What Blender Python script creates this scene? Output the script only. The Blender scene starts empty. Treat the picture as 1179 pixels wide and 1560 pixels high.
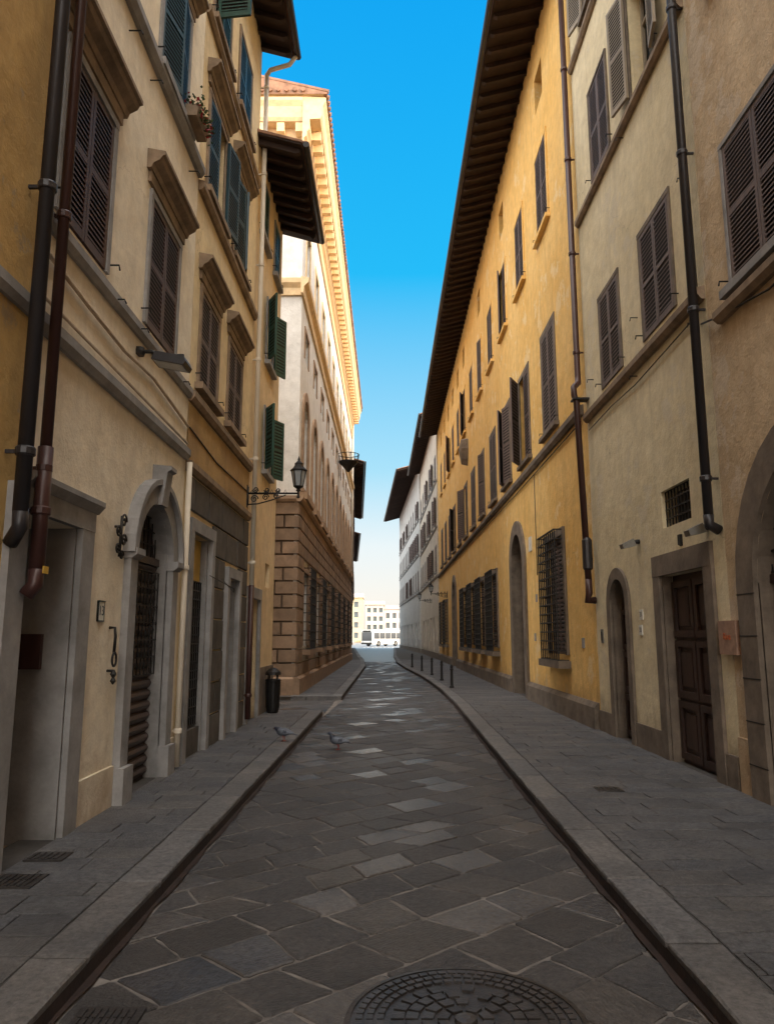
import bpy, bmesh, math, random
from mathutils import Vector
R=random.Random(7)
sc=bpy.context.scene
# ------------------------------------------------------------ materials
def new_mat(name):
    m=bpy.data.materials.new(name); m.use_nodes=True
    nt=m.node_tree; b=nt.nodes['Principled BSDF']
    return m,nt,b
def nd(nt,t,**k):
    n=nt.nodes.new(t)
    for a,v in k.items(): setattr(n,a,v)
    return n
def c4(c,f=1.0): return (c[0]*f,c[1]*f,c[2]*f,1)
def ramp(nt,fac,p0,p1,c0,c1):
    r=nt.nodes.new('ShaderNodeValToRGB'); e=r.color_ramp.elements
    e[0].position=p0; e[1].position=p1; e[0].color=c0; e[1].color=c1
    nt.links.new(fac,r.inputs[0]); return r.outputs[0]
def mix(nt,fac,a,b,mode='MIX'):
    m=nt.nodes.new('ShaderNodeMix'); m.data_type='RGBA'; m.blend_type=mode
    for s,v in ((m.inputs[0],fac),(m.inputs[6],a),(m.inputs[7],b)):
        if isinstance(v,bpy.types.NodeSocket): nt.links.new(v,s)
        else: s.default_value=v
    return m.outputs[2]
def noise(nt,vec,scale,detail=5,rough=.6):
    n=nd(nt,'ShaderNodeTexNoise'); n.inputs['Scale'].default_value=scale
    n.inputs['Detail'].default_value=detail; n.inputs['Roughness'].default_value=rough
    nt.links.new(vec,n.inputs['Vector']); return n.outputs['Fac']
def mapping(nt,vec,scale=(1,1,1),loc=(0,0,0),rot=(0,0,0)):
    n=nd(nt,'ShaderNodeMapping'); n.inputs['Scale'].default_value=scale
    n.inputs['Location'].default_value=loc; n.inputs['Rotation'].default_value=rot
    nt.links.new(vec,n.inputs['Vector']); return n.outputs[0]
def bump(nt,b,h,strength=.3,dist=.02):
    n=nd(nt,'ShaderNodeBump'); n.inputs['Distance'].default_value=dist
    if isinstance(strength,bpy.types.NodeSocket): nt.links.new(strength,n.inputs['Strength'])
    else: n.inputs['Strength'].default_value=strength
    nt.links.new(h,n.inputs['Height']); nt.links.new(n.outputs[0],b.inputs['Normal'])
def math_(nt,op,a,b=0.0):
    n=nd(nt,'ShaderNodeMath',operation=op)
    for i,v in enumerate((a,b)):
        if isinstance(v,bpy.types.NodeSocket): nt.links.new(v,n.inputs[i])
        else: n.inputs[i].default_value=v
    return n.outputs[0]
W1=(1,1,1,1); K0=(0,0,0,1)
def wall_mat(name,c1,c2,grime=(.12,.09,.06),gz=1.0,patch=None,pth=.6,seed=0,streak=.45,bs=.35,ledges=()):
    m,nt,b=new_mat(name)
    tc=nd(nt,'ShaderNodeTexCoord').outputs['Object']
    v=mapping(nt,tc,loc=(seed*3.1,seed*1.7,seed*2.3))
    col=ramp(nt,noise(nt,v,.55,7,.68),.38,.62,c4(c1),c4(c2))
    fine=ramp(nt,noise(nt,v,3.5,9,.76),.32,.68,(.80,.785,.77,1),(1.09,1.08,1.07,1))
    col=mix(nt,1.0,col,fine,'MULTIPLY')
    st=noise(nt,mapping(nt,v,scale=(2.8,2.8,.14)),1.8,6,.7)
    sf=ramp(nt,st,.5,.74,K0,W1)
    dk=c4([(a*.55+g*.35) for a,g in zip(c2,grime)])
    col=mix(nt,math_(nt,'MULTIPLY',sf,streak),col,dk)
    if patch:
        pf=ramp(nt,noise(nt,v,1.1,9,.68),pth,pth+.035,K0,W1)
        col=mix(nt,math_(nt,'MULTIPLY',pf,.6),col,c4(patch))
    vo=nd(nt,'ShaderNodeTexVoronoi',feature='DISTANCE_TO_EDGE'); vo.inputs['Scale'].default_value=.75
    wp=nd(nt,'ShaderNodeVectorMath',operation='ADD'); nt.links.new(v,wp.inputs[0])
    nz=nd(nt,'ShaderNodeTexNoise'); nz.inputs['Scale'].default_value=2.2; nz.inputs['Detail'].default_value=5; nt.links.new(v,nz.inputs['Vector'])
    nt.links.new(nz.outputs['Color'],wp.inputs[1]); nt.links.new(wp.outputs[0],vo.inputs['Vector'])
    ck=ramp(nt,vo.outputs['Distance'],.0,.006,W1,K0)
    ck=math_(nt,'MULTIPLY',ck,ramp(nt,noise(nt,v,.8,3,.5),.5,.6,K0,W1))
    col=mix(nt,math_(nt,'MULTIPLY',ck,.5),col,c4(grime))
    sp=nd(nt,'ShaderNodeSeparateXYZ'); nt.links.new(tc,sp.inputs[0])
    drip=noise(nt,mapping(nt,v,scale=(5,5,.35)),2.0,6,.7)
    for lz in ledges:   # rain dirt run down below each string course
        mr=nd(nt,'ShaderNodeMapRange'); nt.links.new(sp.outputs[2],mr.inputs[0])
        mr.inputs[1].default_value=lz-.75; mr.inputs[2].default_value=lz
        under=math_(nt,'LESS_THAN',sp.outputs[2],lz+.01)
        f=math_(nt,'MULTIPLY',under,ramp(nt,math_(nt,'ADD',math_(nt,'MULTIPLY',mr.outputs[0],.42),math_(nt,'MULTIPLY',drip,.62)),.48,.76,K0,W1))
        col=mix(nt,math_(nt,'MULTIPLY',f,.6),col,dk)
    mr=nd(nt,'ShaderNodeMapRange'); nt.links.new(sp.outputs[2],mr.inputs[0])
    mr.inputs[1].default_value=gz+.25; mr.inputs[2].default_value=.0
    g=math_(nt,'ADD',mr.outputs[0],math_(nt,'MULTIPLY',math_(nt,'SUBTRACT',noise(nt,v,2.2,7,.7),.5),1.3))
    gf=ramp(nt,g,.35,.95,K0,W1)
    col=mix(nt,math_(nt,'MULTIPLY',gf,.8),col,c4(grime))
    nt.links.new(col,b.inputs['Base Color']); b.inputs['Roughness'].default_value=.9
    h=math_(nt,'ADD',math_(nt,'MULTIPLY',noise(nt,v,2.4,6,.62),2.2),math_(nt,'MULTIPLY',noise(nt,v,38,4,.6),.3))
    bump(nt,b,h,bs,.035)
    return m
def simple(name,c,rough=.6,metal=0,var=.25,scale=6,bs=.15,island=0.0,spec=.5,streak=False):
    m,nt,b=new_mat(name)
    tc=nd(nt,'ShaderNodeTexCoord').outputs['Object']
    vv=mapping(nt,tc,scale=(1,1,.12)) if streak else tc
    n=noise(nt,vv,scale,6,.65)
    col=ramp(nt,n,.3,.7,c4(c,1-var),c4(c,1+var))
    if island:
        g=nd(nt,'ShaderNodeNewGeometry')
        col=mix(nt,1.0,col,ramp(nt,g.outputs['Random Per Island'],0,1,(1-island,)*3+(1,),(1+island,)*3+(1,)),'MULTIPLY')
    nt.links.new(col,b.inputs['Base Color'])
    b.inputs['Roughness'].default_value=rough; b.inputs['Metallic'].default_value=metal
    b.inputs['Specular IOR Level'].default_value=spec
    if bs: bump(nt,b,noise(nt,tc,scale*5,4,.6),bs,.01)
    return m
def stone_mat(name,ca,cb,r0,r1,chisel=.5,bs=.5,dirt=(.05,.045,.04),polish=False,stain=.35):
    m,nt,b=new_mat(name)
    tc=nd(nt,'ShaderNodeTexCoord').outputs['Object']
    g=nd(nt,'ShaderNodeNewGeometry').outputs['Random Per Island']
    g2=math_(nt,'FRACT',math_(nt,'MULTIPLY',g,7.3))
    col=mix(nt,g2,ramp(nt,g,0,1,c4(ca),c4(cb)),c4([(a+b_)*.5*k for a,b_,k in zip(ca,cb,(.95,1.0,1.08))]))
    n1=noise(nt,tc,2.3,7,.7); n2=noise(nt,tc,26,6,.75)
    col=mix(nt,1.0,col,ramp(nt,n1,.3,.7,(.68,.68,.70,1),(1.28,1.22,1.16,1)),'MULTIPLY')
    col=mix(nt,1.0,col,ramp(nt,n2,.34,.66,(.60,.60,.60,1),(1.34,1.34,1.34,1)),'MULTIPLY')
    df=ramp(nt,noise(nt,tc,.9,8,.7),.52,.7,K0,W1)
    col=mix(nt,math_(nt,'MULTIPLY',df,.45),col,c4(dirt))
    wf=ramp(nt,noise(nt,mapping(nt,tc,loc=(5,3,1)),3.1,9,.75),.64,.72,K0,W1)   # lime / dust stains
    col=mix(nt,math_(nt,'MULTIPLY',wf,stain),col,c4([min(1,x*2.4) for x in cb]))
    nt.links.new(col,b.inputs['Base Color'])
    rn=nd(nt,'ShaderNodeMapRange')
    nt.links.new(math_(nt,'ADD',math_(nt,'MULTIPLY',g2,.6),math_(nt,'MULTIPLY',n1,.5)),rn.inputs[0])
    rn.inputs[1].default_value=.12; rn.inputs[2].default_value=.8; rn.inputs[3].default_value=r0; rn.inputs[4].default_value=r1
    rough=rn.outputs[0]; strength=bs
    if polish:
        pol=math_(nt,'LESS_THAN',g2,.12)
        rough=math_(nt,'MULTIPLY',rough,math_(nt,'SUBTRACT',1.0,math_(nt,'MULTIPLY',pol,.38)))
        strength=math_(nt,'MULTIPLY',math_(nt,'SUBTRACT',1.0,math_(nt,'MULTIPLY',pol,.6)),bs)
    nt.links.new(rough,b.inputs['Roughness']); b.inputs['Specular IOR Level'].default_value=.42
    vr=nd(nt,'ShaderNodeVectorRotate',rotation_type='Z_AXIS'); nt.links.new(tc,vr.inputs['Vector'])
    nt.links.new(math_(nt,'MULTIPLY',g,40.0),vr.inputs['Angle'])
    wv=nd(nt,'ShaderNodeTexWave'); wv.inputs['Scale'].default_value=13; wv.inputs['Distortion'].default_value=9
    wv.inputs['Detail'].default_value=4; nt.links.new(vr.outputs[0],wv.inputs['Vector'])
    vp=nd(nt,'ShaderNodeTexVoronoi'); vp.inputs['Scale'].default_value=30; nt.links.new(tc,vp.inputs['Vector'])
    pit=ramp(nt,vp.outputs['Distance'],.1,.5,K0,W1)
    pit=math_(nt,'MULTIPLY',pit,math_(nt,'GREATER_THAN',math_(nt,'FRACT',math_(nt,'MULTIPLY',g,13.7)),.6))
    h=math_(nt,'ADD',math_(nt,'ADD',math_(nt,'MULTIPLY',wv.outputs['Fac'],chisel*.16),math_(nt,'MULTIPLY',pit,.22*chisel)),math_(nt,'ADD',math_(nt,'MULTIPLY',n1,1.2),math_(nt,'MULTIPLY',noise(nt,tc,18,7,.75),1.6)))
    bump(nt,b,h,strength,.026)
    return m
M={}
M['L0']=wall_mat('ochre_dark_stucco',(.58,.38,.14),(.48,.30,.10),seed=1,patch=(.3,.25,.18))
M['L1']=wall_mat('cream_stucco',(.90,.82,.67),(.87,.76,.58),grime=(.40,.29,.19),gz=.7,seed=2,patch=(.80,.64,.43),pth=.66,streak=.25,ledges=(3.76,4.56,7.6))
M['L2']=wall_mat('straw_stucco',(.83,.69,.44),(.75,.58,.33),grime=(.26,.18,.1),seed=3,streak=.4,ledges=(7.45,10.15))
M['L2b']=wall_mat('ochre_band_stucco',(.52,.34,.13),(.36,.22,.09),grime=(.15,.09,.05),seed=3,streak=.6)
M['L3']=wall_mat('sand_stucco',(.80,.64,.41),(.73,.55,.31),grime=(.22,.15,.09),seed=4,streak=.4)
M['L4']=wall_mat('white_stucco',(.78,.77,.75),(.70,.69,.67),grime=(.3,.25,.2),gz=0,seed=5,streak=.25,ledges=(11.3,))
M['L4c']=simple('pale_cornice_stone',(.76,.57,.34),.85,var=.15)
M['RA']=wall_mat('tan_stucco',(.68,.53,.35),(.54,.40,.25),grime=(.34,.22,.12),seed=6,patch=(.62,.52,.40),pth=.53,streak=.5,bs=.5,ledges=(4.8,))
M['RB']=wall_mat('pale_yellow_stucco',(.80,.70,.49),(.72,.61,.39),grime=(.20,.15,.10),gz=.8,seed=7,patch=(.66,.58,.45),pth=.57,streak=.45,ledges=(5.27,8.95))
M['RC']=wall_mat('yellow_stucco',(.88,.58,.21),(.80,.48,.13),grime=(.26,.15,.07),gz=1.0,seed=8,patch=(.84,.66,.38),pth=.57,streak=.5,ledges=(5.5,))
M['RD']=wall_mat('grey_white_stucco',(.66,.60,.52),(.58,.52,.44),seed=9)
M['RE']=wall_mat('grey_stucco',(.60,.61,.61),(.52,.52,.51),seed=10)
M['pietra']=simple('grey_sandstone',(.28,.27,.265),.85,var=.3,scale=3,bs=.4)
M['pietra2']=simple('brown_sandstone',(.16,.125,.095),.85,var=.42,scale=3,bs=.5)
M['tuff']=simple('dark_clad_stone',(.085,.075,.066),.8,var=.35,scale=4,bs=.5,island=.3)
M['rust']=simple('rusticated_stone',(.24,.16,.105),.9,var=.28,scale=3.5,bs=.5,island=.2)
M['rustb']=simple('stone_joint',(.10,.07,.05),.95)
M['hood']=simple('hood_stone',(.25,.18,.12),.85,var=.38,scale=4,bs=.3)
M['archw']=simple('arch_stone',(.34,.23,.15),.85,var=.25,scale=4)
M['sh_br']=simple('brown_shutter_paint',(.055,.023,.020),.5,var=.3,streak=True)
M['sh_gb']=simple('taupe_shutter_paint',(.115,.082,.074),.6,var=.35,streak=True)
M['sh_be']=simple('beige_shutter_paint',(.30,.245,.18),.6,var=.25,streak=True)
M['sh_gn']=simple('green_shutter_paint',(.012,.06,.048),.5,var=.3,streak=True)
M['sh_tl']=simple('teal_shutter_paint',(.02,.055,.07),.5,var=.3,streak=True)
M['wood']=simple('dark_door_wood',(.042,.022,.017),.5,var=.4,scale=5,streak=True,bs=.3)
M['wood2']=simple('rafter_wood',(.026,.012,.008),.8,var=.4,scale=4,island=.3)
M['tile']=simple('terracotta_roof_tile',(.28,.155,.10),.85,var=.4,scale=5,island=.3)
M['iron']=simple('wrought_iron',(.012,.011,.011),.5,metal=.3,var=.3)
M['pipe_br']=simple('brown_pipe_paint',(.055,.022,.019),.4,metal=.1,var=.3,streak=True)
M['pipe_dk']=simple('dark_pipe_paint',(.03,.027,.03),.4,metal=.2,var=.3,streak=True)
M['pipe_w']=simple('cream_pipe_paint',(.62,.55,.45),.5,var=.15,streak=True)
M['glass']=simple('window_glass',(.03,.035,.04),.08,var=.3,scale=1,bs=0,spec=.8)
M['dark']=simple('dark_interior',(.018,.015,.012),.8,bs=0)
M['cable']=simple('black_cable',(.03,.025,.02),.6,bs=0)
M['cablew']=simple('plaster_cable',(.55,.43,.31),.7,bs=0)
M['yel']=simple('yellow_shop_panel',(.55,.34,.05),.5,var=.2)
M['white']=simple('white_enamel',(.7,.68,.62),.35,var=.08)
M['bluegrey']=simple('blue_grey_paint',(.10,.13,.145),.6,var=.35)
M['frost']=simple('lamp_glass',(.35,.38,.4),.15,var=.1,bs=0)
M['metalbox']=simple('steel_box',(.25,.24,.22),.4,metal=.7)
M['shopm']=simple('metal_shutter_slats',(.075,.052,.044),.45,metal=.2,var=.3,streak=True)
M['road']=stone_mat('paving_slab_stone',(.058,.055,.055),(.118,.109,.102),.27,.62,polish=True,bs=.75,chisel=1.0,stain=.22)
M['side']=stone_mat('pavement_stone',(.090,.088,.090),(.128,.123,.119),.5,.8,chisel=1.4,bs=.45,stain=.25)
M['kerb']=stone_mat('kerb_granite',(.125,.12,.117),(.17,.162,.155),.55,.8,chisel=.3,bs=.4)
M['joint']=simple('sandy_joint',(.165,.148,.135),.95,var=.55,scale=4,bs=.4)
M['joint2']=simple('pavement_joint',(.07,.064,.06),.95,var=.4,scale=3)
M['dirt']=simple('gutter_dirt',(.028,.015,.011),.95,var=.5,scale=5,bs=.6)
M['asph']=simple('worn_asphalt',(.22,.23,.24),.45,var=.15,scale=1.5,bs=.2)
M['ground']=simple('earth',(.14,.12,.10),.95,var=.2,scale=.2)
M['castiron']=simple('cast_iron',(.065,.058,.055),.42,metal=.5,var=.45,scale=8,bs=.4)
M['paintw']=simple('road_paint',(.6,.6,.58),.6)

# ------------------------------------------------------------ mesh helpers
class MB:
    def __init__(s,mat,smooth=False): s.v=[];s.f=[];s.mat=mat;s.smooth=smooth
    def add(s,vs,fs):
        k=len(s.v); s.v+= [tuple(v) for v in vs]; s.f+=[tuple(i+k for i in f) for f in fs]
def to_obj(mb,name,parent=None):
    me=bpy.data.meshes.new(name); me.from_pydata(mb.v,[],mb.f)
    bm=bmesh.new(); bm.from_mesh(me); bmesh.ops.recalc_face_normals(bm,faces=bm.faces); bm.to_mesh(me); bm.free()
    if mb.smooth:
        for p in me.polygons: p.use_smooth=True
    me.materials.append(M[mb.mat]); me.update()
    o=bpy.data.objects.new(name,me); sc.collection.objects.link(o)
    if parent: o.parent=parent
    return o
class Grp:
    def __init__(s,name):
        s.e=bpy.data.objects.new(name,None); sc.collection.objects.link(s.e); s.e.empty_display_size=.2; s.m={}
    def mb(s,part,mat,smooth=False):
        k=(part,mat)
        if k not in s.m: s.m[k]=MB(mat,smooth)
        return s.m[k]
    def done(s):
        for (p,mat),mb in s.m.items():
            if mb.f: to_obj(mb,p,s.e)
class Fr:
    def __init__(s,o,d,n): s.o=o;s.d=d;s.n=n
    def P(s,a,z,o=0): return (s.o[0]+s.d[0]*a+s.n[0]*o, s.o[1]+s.d[1]*a+s.n[1]*o, z)
def box(mb,F,s0,s1,z0,z1,o0,o1):
    vs=[F.P(s,z,o) for s in (s0,s1) for z in (z0,z1) for o in (o0,o1)]
    mb.add(vs,[(0,1,3,2),(4,6,7,5),(0,4,5,1),(2,3,7,6),(0,2,6,4),(1,5,7,3)])
def prism(mb,F,poly,s0,s1):
    n=len(poly)
    vs=[F.P(s0,z,o) for o,z in poly]+[F.P(s1,z,o) for o,z in poly]
    mb.add(vs,[tuple(range(n)),tuple(range(2*n-1,n-1,-1))]+[(i,(i+1)%n,n+(i+1)%n,n+i) for i in range(n)])
def tube(mb,pts,r,n=10):
    pts=[Vector(p) for p in pts]; vs=[];fs=[]
    rr=r if isinstance(r,(list,tuple)) else [r]*len(pts)
    ref=None
    for i,p in enumerate(pts):
        a=pts[max(i-1,0)]; b=pts[min(i+1,len(pts)-1)]; t=(b-a).normalized()
        if ref is None:
            ref=Vector((0,0,1)) if abs(t.z)<.9 else Vector((1,0,0))
        u=(ref-t*ref.dot(t)).normalized(); ref=u; w=t.cross(u)
        for k in range(n):
            an=2*math.pi*k/n; vs.append(p+(u*math.cos(an)+w*math.sin(an))*rr[i])
    for i in range(len(pts)-1):
        for k in range(n): fs.append((i*n+k,i*n+(k+1)%n,(i+1)*n+(k+1)%n,(i+1)*n+k))
    fs.append(tuple(range(n))); fs.append(tuple(range(len(pts)*n-1,(len(pts)-1)*n-1,-1)))
    mb.add(vs,fs)
def lathe(mb,c,prof,n=16,rot=0):
    vs=[];fs=[]
    for r,z in prof:
        for k in range(n):
            a=2*math.pi*k/n+rot; vs.append((c[0]+r*math.cos(a),c[1]+r*math.sin(a),c[2]+z))
    for i in range(len(prof)-1):
        for k in range(n): fs.append((i*n+k,i*n+(k+1)%n,(i+1)*n+(k+1)%n,(i+1)*n+k))
    fs.append(tuple(range(n))); fs.append(tuple(range(len(prof)*n-1,(len(prof)-1)*n-1,-1)))
    mb.add(vs,fs)
def arch_pts(a,b,d,rise,n=14):
    m=(a+b)/2; r=(b-a)/2
    return [(m-r*math.cos(math.pi*i/n), d-rise+rise*math.sin(math.pi*i/n)) for i in range(n+1)]
def facade(G,F,s0,s1,z0,z1,ops,wm,depth=.25,part='walls'):
    w=G.mb(part,wm)
    ss=sorted(set([s0,s1]+[o[0] for o in ops]+[o[1] for o in ops])); zs=sorted(set([z0,z1]+[o[2] for o in ops]+[o[3] for o in ops]))
    ss=[s for s in ss if s0<=s<=s1]; zs=[z for z in zs if z0<=z<=z1]
    for i in range(len(ss)-1):
        for j in range(len(zs)-1):
            cs=(ss[i]+ss[i+1])/2; cz=(zs[j]+zs[j+1])/2
            if any(o[0]<cs<o[1] and o[2]<cz<o[3] for o in ops): continue
            w.add([F.P(ss[i],zs[j]),F.P(ss[i+1],zs[j]),F.P(ss[i+1],zs[j+1]),F.P(ss[i],zs[j+1])],[(0,1,2,3)])
    for o in ops:
        a,b,c,d,rise,bk=o[:6]; dp=o[6] if len(o)>6 else depth
        if rise>0:
            ap=arch_pts(a,b,d,rise)
            for p,q in zip(ap[:-1],ap[1:]):
                w.add([F.P(p[0],p[1]),F.P(q[0],q[1]),F.P(q[0],d),F.P(p[0],d)],[(0,1,2,3)])
            loop=[(a,c)]+ap+[(b,c)]
        else: loop=[(a,c),(a,d),(b,d),(b,c)]
        n=len(loop)
        rv=G.mb('reveals',o[7]) if len(o)>7 else w
        for i in range(n):
            p=loop[i];q=loop[(i+1)%n]
            rv.add([F.P(p[0],p[1],0),F.P(q[0],q[1],0),F.P(q[0],q[1],-dp),F.P(p[0],p[1],-dp)],[(0,1,2,3)])
        G.mb('infill_'+bk,bk).add([F.P(p[0],p[1],-dp) for p in loop],[tuple(range(n))])
def body(G,F,s0,s1,z1,ops,wm,D=9,z0=-.1):
    facade(G,F,s0+.004,s1-.004,z0,z1,ops,wm)
    w=G.mb('walls',wm)
    for s in (s0+.004,s1-.004):
        w.add([F.P(s,z0,0),F.P(s,z1,0),F.P(s,z1,-D),F.P(s,z0,-D)],[(0,1,2,3)])
    w.add([F.P(s0,z0,-D),F.P(s0,z1,-D),F.P(s1,z1,-D),F.P(s1,z0,-D)],[(0,1,2,3)])
    w.add([F.P(s0,z1,0),F.P(s0,z1,-D),F.P(s1,z1,-D),F.P(s1,z1,0)],[(0,1,2,3)])
def surround(mb,F,a,b,c,d,w,o,rise=0,top=None):
    top=top or w
    if rise>0:
        sp=d-rise
        box(mb,F,a-w,a,c,sp,-.01,o); box(mb,F,b,b+w,c,sp,-.01,o)
        n=16; m=(a+b)/2; r=(b-a)/2; i_=[]
        for k in range(n+1):
            t=math.pi*k/n
            i_.append(((m-r*math.cos(t),sp+rise*math.sin(t)),(m-(r+w)*math.cos(t),sp+(rise+w)*math.sin(t))))
        for (p,P),(q,Q) in zip(i_[:-1],i_[1:]):
            vs=[F.P(x[0],x[1],oo) for oo in (-.01,o) for x in (p,q,Q,P)]
            mb.add(vs,[(0,1,2,3),(4,5,6,7),(0,1,5,4),(1,2,6,5),(2,3,7,6),(3,0,4,7)])
    else:
        box(mb,F,a-w,a,c,d,-.01,o); box(mb,F,b,b+w,c,d,-.01,o); box(mb,F,a-w,b+w,d,d+top,-.01,o+.004)
def hood(mb,F,a,b,z):
    prism(mb,F,[(-.01,z),(.05,z),(.07,z+.05),(.14,z+.09),(.16,z+.13),(.19,z+.14),(.19,z+.18),(-.01,z+.22)],a,b)
    prism(mb,F,[(-.01,z-.12),(.035,z-.12),(.035,z-.001),(-.01,z-.001)],a+.06,b-.06)
def leaf(G,mat,F,hs,z0,z1,w,side,ang,o,sp=.055,fr=.05):
    mb=G.mb('shutters',mat)
    a=math.radians(ang); ca,sa=math.cos(a),math.sin(a)
    u=(F.d[0]*side*ca+F.n[0]*sa, F.d[1]*side*ca+F.n[1]*sa)
    v=(F.n[0]*ca-F.d[0]*side*sa, F.n[1]*ca-F.d[1]*side*sa)
    o3=F.P(hs,0,o); L=Fr((o3[0],o3[1]),u,v); t=.02
    box(mb,L,0.004,fr,z0,z1,-t,t); box(mb,L,w-fr,w-.004,z0,z1,-t,t)
    box(mb,L,fr,w-fr,z0,z0+fr*1.6,-t,t-.001); box(mb,L,fr,w-fr,z1-fr,z1,-t,t-.001)
    zm=(z0+z1)/2; box(mb,L,fr,w-fr,zm-fr*.6,zm+fr*.6,-t,t-.001)
    box(G.mb('shutter_gaps','dark'),L,fr,w-fr,z0+fr,z1-fr*.5,-.004,.0)
    z=z0+fr*1.6+sp*.5
    while z<z1-fr:
        if abs(z-zm)>fr*.8:
            prism(mb,L,[(.001,z+.012),(t-.003,z-sp*.18),(t-.003,z-sp*.18+sp*.34),(.001,z+sp*.5)],fr,w-fr)
            if ang>25: prism(mb,L,[(-.005,z+.012),(-t+.003,z-sp*.18),(-t+.003,z-sp*.18+sp*.34),(-.005,z+sp*.5)],fr,w-fr)
        z+=sp
def grid_bars(mb,F,a,b,c,d,o,nv,nh,r=.012):
    for i in range(nv+1):
        s=a+(b-a)*i/nv; box(mb,F,s-r,s+r,c,d,o-r,o+r)
    for j in range(nh+1):
        z=c+(d-c)*j/nh; box(mb,F,a,b,z-r,z+r,o-r*.9,o+r*1.6)
def cage(mb,F,a,b,c,d,o=.18,nv=9,nh=10):
    grid_bars(mb,F,a,b,c,d,o,nv,nh)
    for s in (a,b):
        for j in range(nh+1):
            z=c+(d-c)*j/nh; box(mb,F,s-.011,s+.011,z-.013,z+.011,-.02,o)
def window(G,F,ops,a,b,c,d,sm=None,ang=(0,0),fw=.09,fm='pietra',hd=False,sill=True,sp=.055,back='glass',fo=.03,rise=0):
    ops.append((a,b,c,d,rise,back))
    if fw: surround(G.mb('window_surrounds',fm),F,a,b,c,d,fw,fo,rise)
    if sill: box(G.mb('window_sills',fm),F,a-fw-.06,b+fw+.06,c-.09,c-.002,-.01,.11)
    if hd: hood(G.mb('window_hoods','hood'),F,a-.2,b+.2,d+fw+.16)
    m=(a+b)/2
    if sm:
        zt=d-rise if rise else d
        for side,h,an in ((1,a,ang[0]),(-1,b,ang[1])):
            if an is None: continue
            leaf(G,sm,F,h+side*.005,c+.01,zt-.01,(b-a)/2-.006,side,an,(.0 if an<25 else .06),sp)
        hk=G.mb('shutter_dogs','iron')
        for s in (a-.12,b+.12): tube(hk,[F.P(s,c+.12,0),F.P(s,c+.12,.09),F.P(s,c+.07,.10)],.009,5)
    if (not sm) or max(ang)>20:
        fq=G.mb('window_frames','sh_be')
        box(fq,F,m-.03,m+.03,c,d-rise*.05,-.23,-.19)
        box(fq,F,a,a+.05,c,d-rise,-.23,-.19); box(fq,F,b-.05,b,c,d-rise,-.23,-.19)
        zz=c+(d-c)*.66; box(fq,F,a,b,zz-.02,zz+.02,-.229,-.191)
def rustic(mb,F,s0,s1,z0,z1,ops,bh,bw,o,g=.02,pad=0.0,rnd=.25):
    n=max(1,round((z1-z0)/bh)); h=(z1-z0)/n
    for j in range(n):
        a=z0+j*h; b=a+h
        iv=[(s0,s1)]
        for op in ops:
            if op[3]+pad>a+.02 and op[2]-pad<b-.02:
                nv=[]
                for x,y in iv:
                    l,r=op[0]-pad,op[1]+pad
                    if r<=x or l>=y: nv.append((x,y))
                    else:
                        if l>x+.05: nv.append((x,l))
                        if r<y-.05: nv.append((r,y))
                iv=nv
        for x,y in iv:
            p=x
            first=(j%2)*.5
            while p<y-.01:
                L=bw*(1+R.uniform(-rnd,rnd))*(1-first*.9); first=0
                q=min(p+L,y)
                if y-q<bw*.3: q=y
                oo=o+R.uniform(-.006,.006)
                g2=g*.5
                vs=[F.P(s,z,-.01) for s,z in ((p+g2,a+g2),(q-g2,a+g2),(q-g2,b-g2),(p+g2,b-g2))]
                e=g2+.012
                vs+=[F.P(s,z,oo) for s,z in ((p+e,a+e),(q-e,a+e),(q-e,b-e),(p+e,b-e))]
                mb.add(vs,[(4,5,6,7),(0,1,5,4),(1,2,6,5),(2,3,7,6),(3,0,4,7)])
                p=q
def eave(G,F,s0,s1,z,over,D=9,sl=.28,step=.45,gut=True,tiles=True):
    z1=z+over*sl
    prism(G.mb('eave_boards','wood2'),F,[(over,z),(over,z+.04),(-.1,z+.04+(over+.1)*sl),(-.1,z+(over+.1)*sl)],s0-.12,s1+.12)
    rf=G.mb('rafters','wood2'); s=s0
    while s<s1:
        prism(rf,F,[(over-.04,z-.002),(over-.04,z-.07),(over-.12,z-.12+.08*sl),(-.05,z-.12+(over+.05)*sl),(-.05,z-.002+(over+.05)*sl)],s,s+.10); s+=step
    zr=z+.1+(over+D/2)*sl
    prism(G.mb('roof','tile'),F,[(over+.02,z+.042),(over+.02,z+.09),(-D/2,zr),(-D,z1),(-.02,z1+.043)],s0-.14,s1+.14)
    if tiles:
        t=G.mb('roof_tiles','tile'); s=s0-.1
        while s<s1+.1:
            vs=[];n=5
            for oo in (over+.07,-2.5):
                zz=z+.085+(over-oo)*sl
                for k in range(n+1):
                    a=math.pi*k/n; vs.append(F.P(s+.085-.085*math.cos(a),zz+.07*math.sin(a),oo))
            t.add(vs,[tuple(range(n+1)),tuple(range(2*n+1,n,-1))]+[(k,k+1,n+2+k,n+1+k) for k in range(n)]); s+=.2
    if gut:
        p=[(over+.09+.065*math.cos(a*math.pi/4),z+.03+.065*math.sin(a*math.pi/4)) for a in range(8)]
        prism(G.mb('gutter','pipe_dk'),F,p,s0-.1,s1+.1)
def string(mb,F,s0,s1,z,h=.14,o=.07):
    prism(mb,F,[(-.01,z),(o*.5,z),(o,z+h*.35),(o,z+h*.85),(-.01,z+h)],s0,s1)
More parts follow.
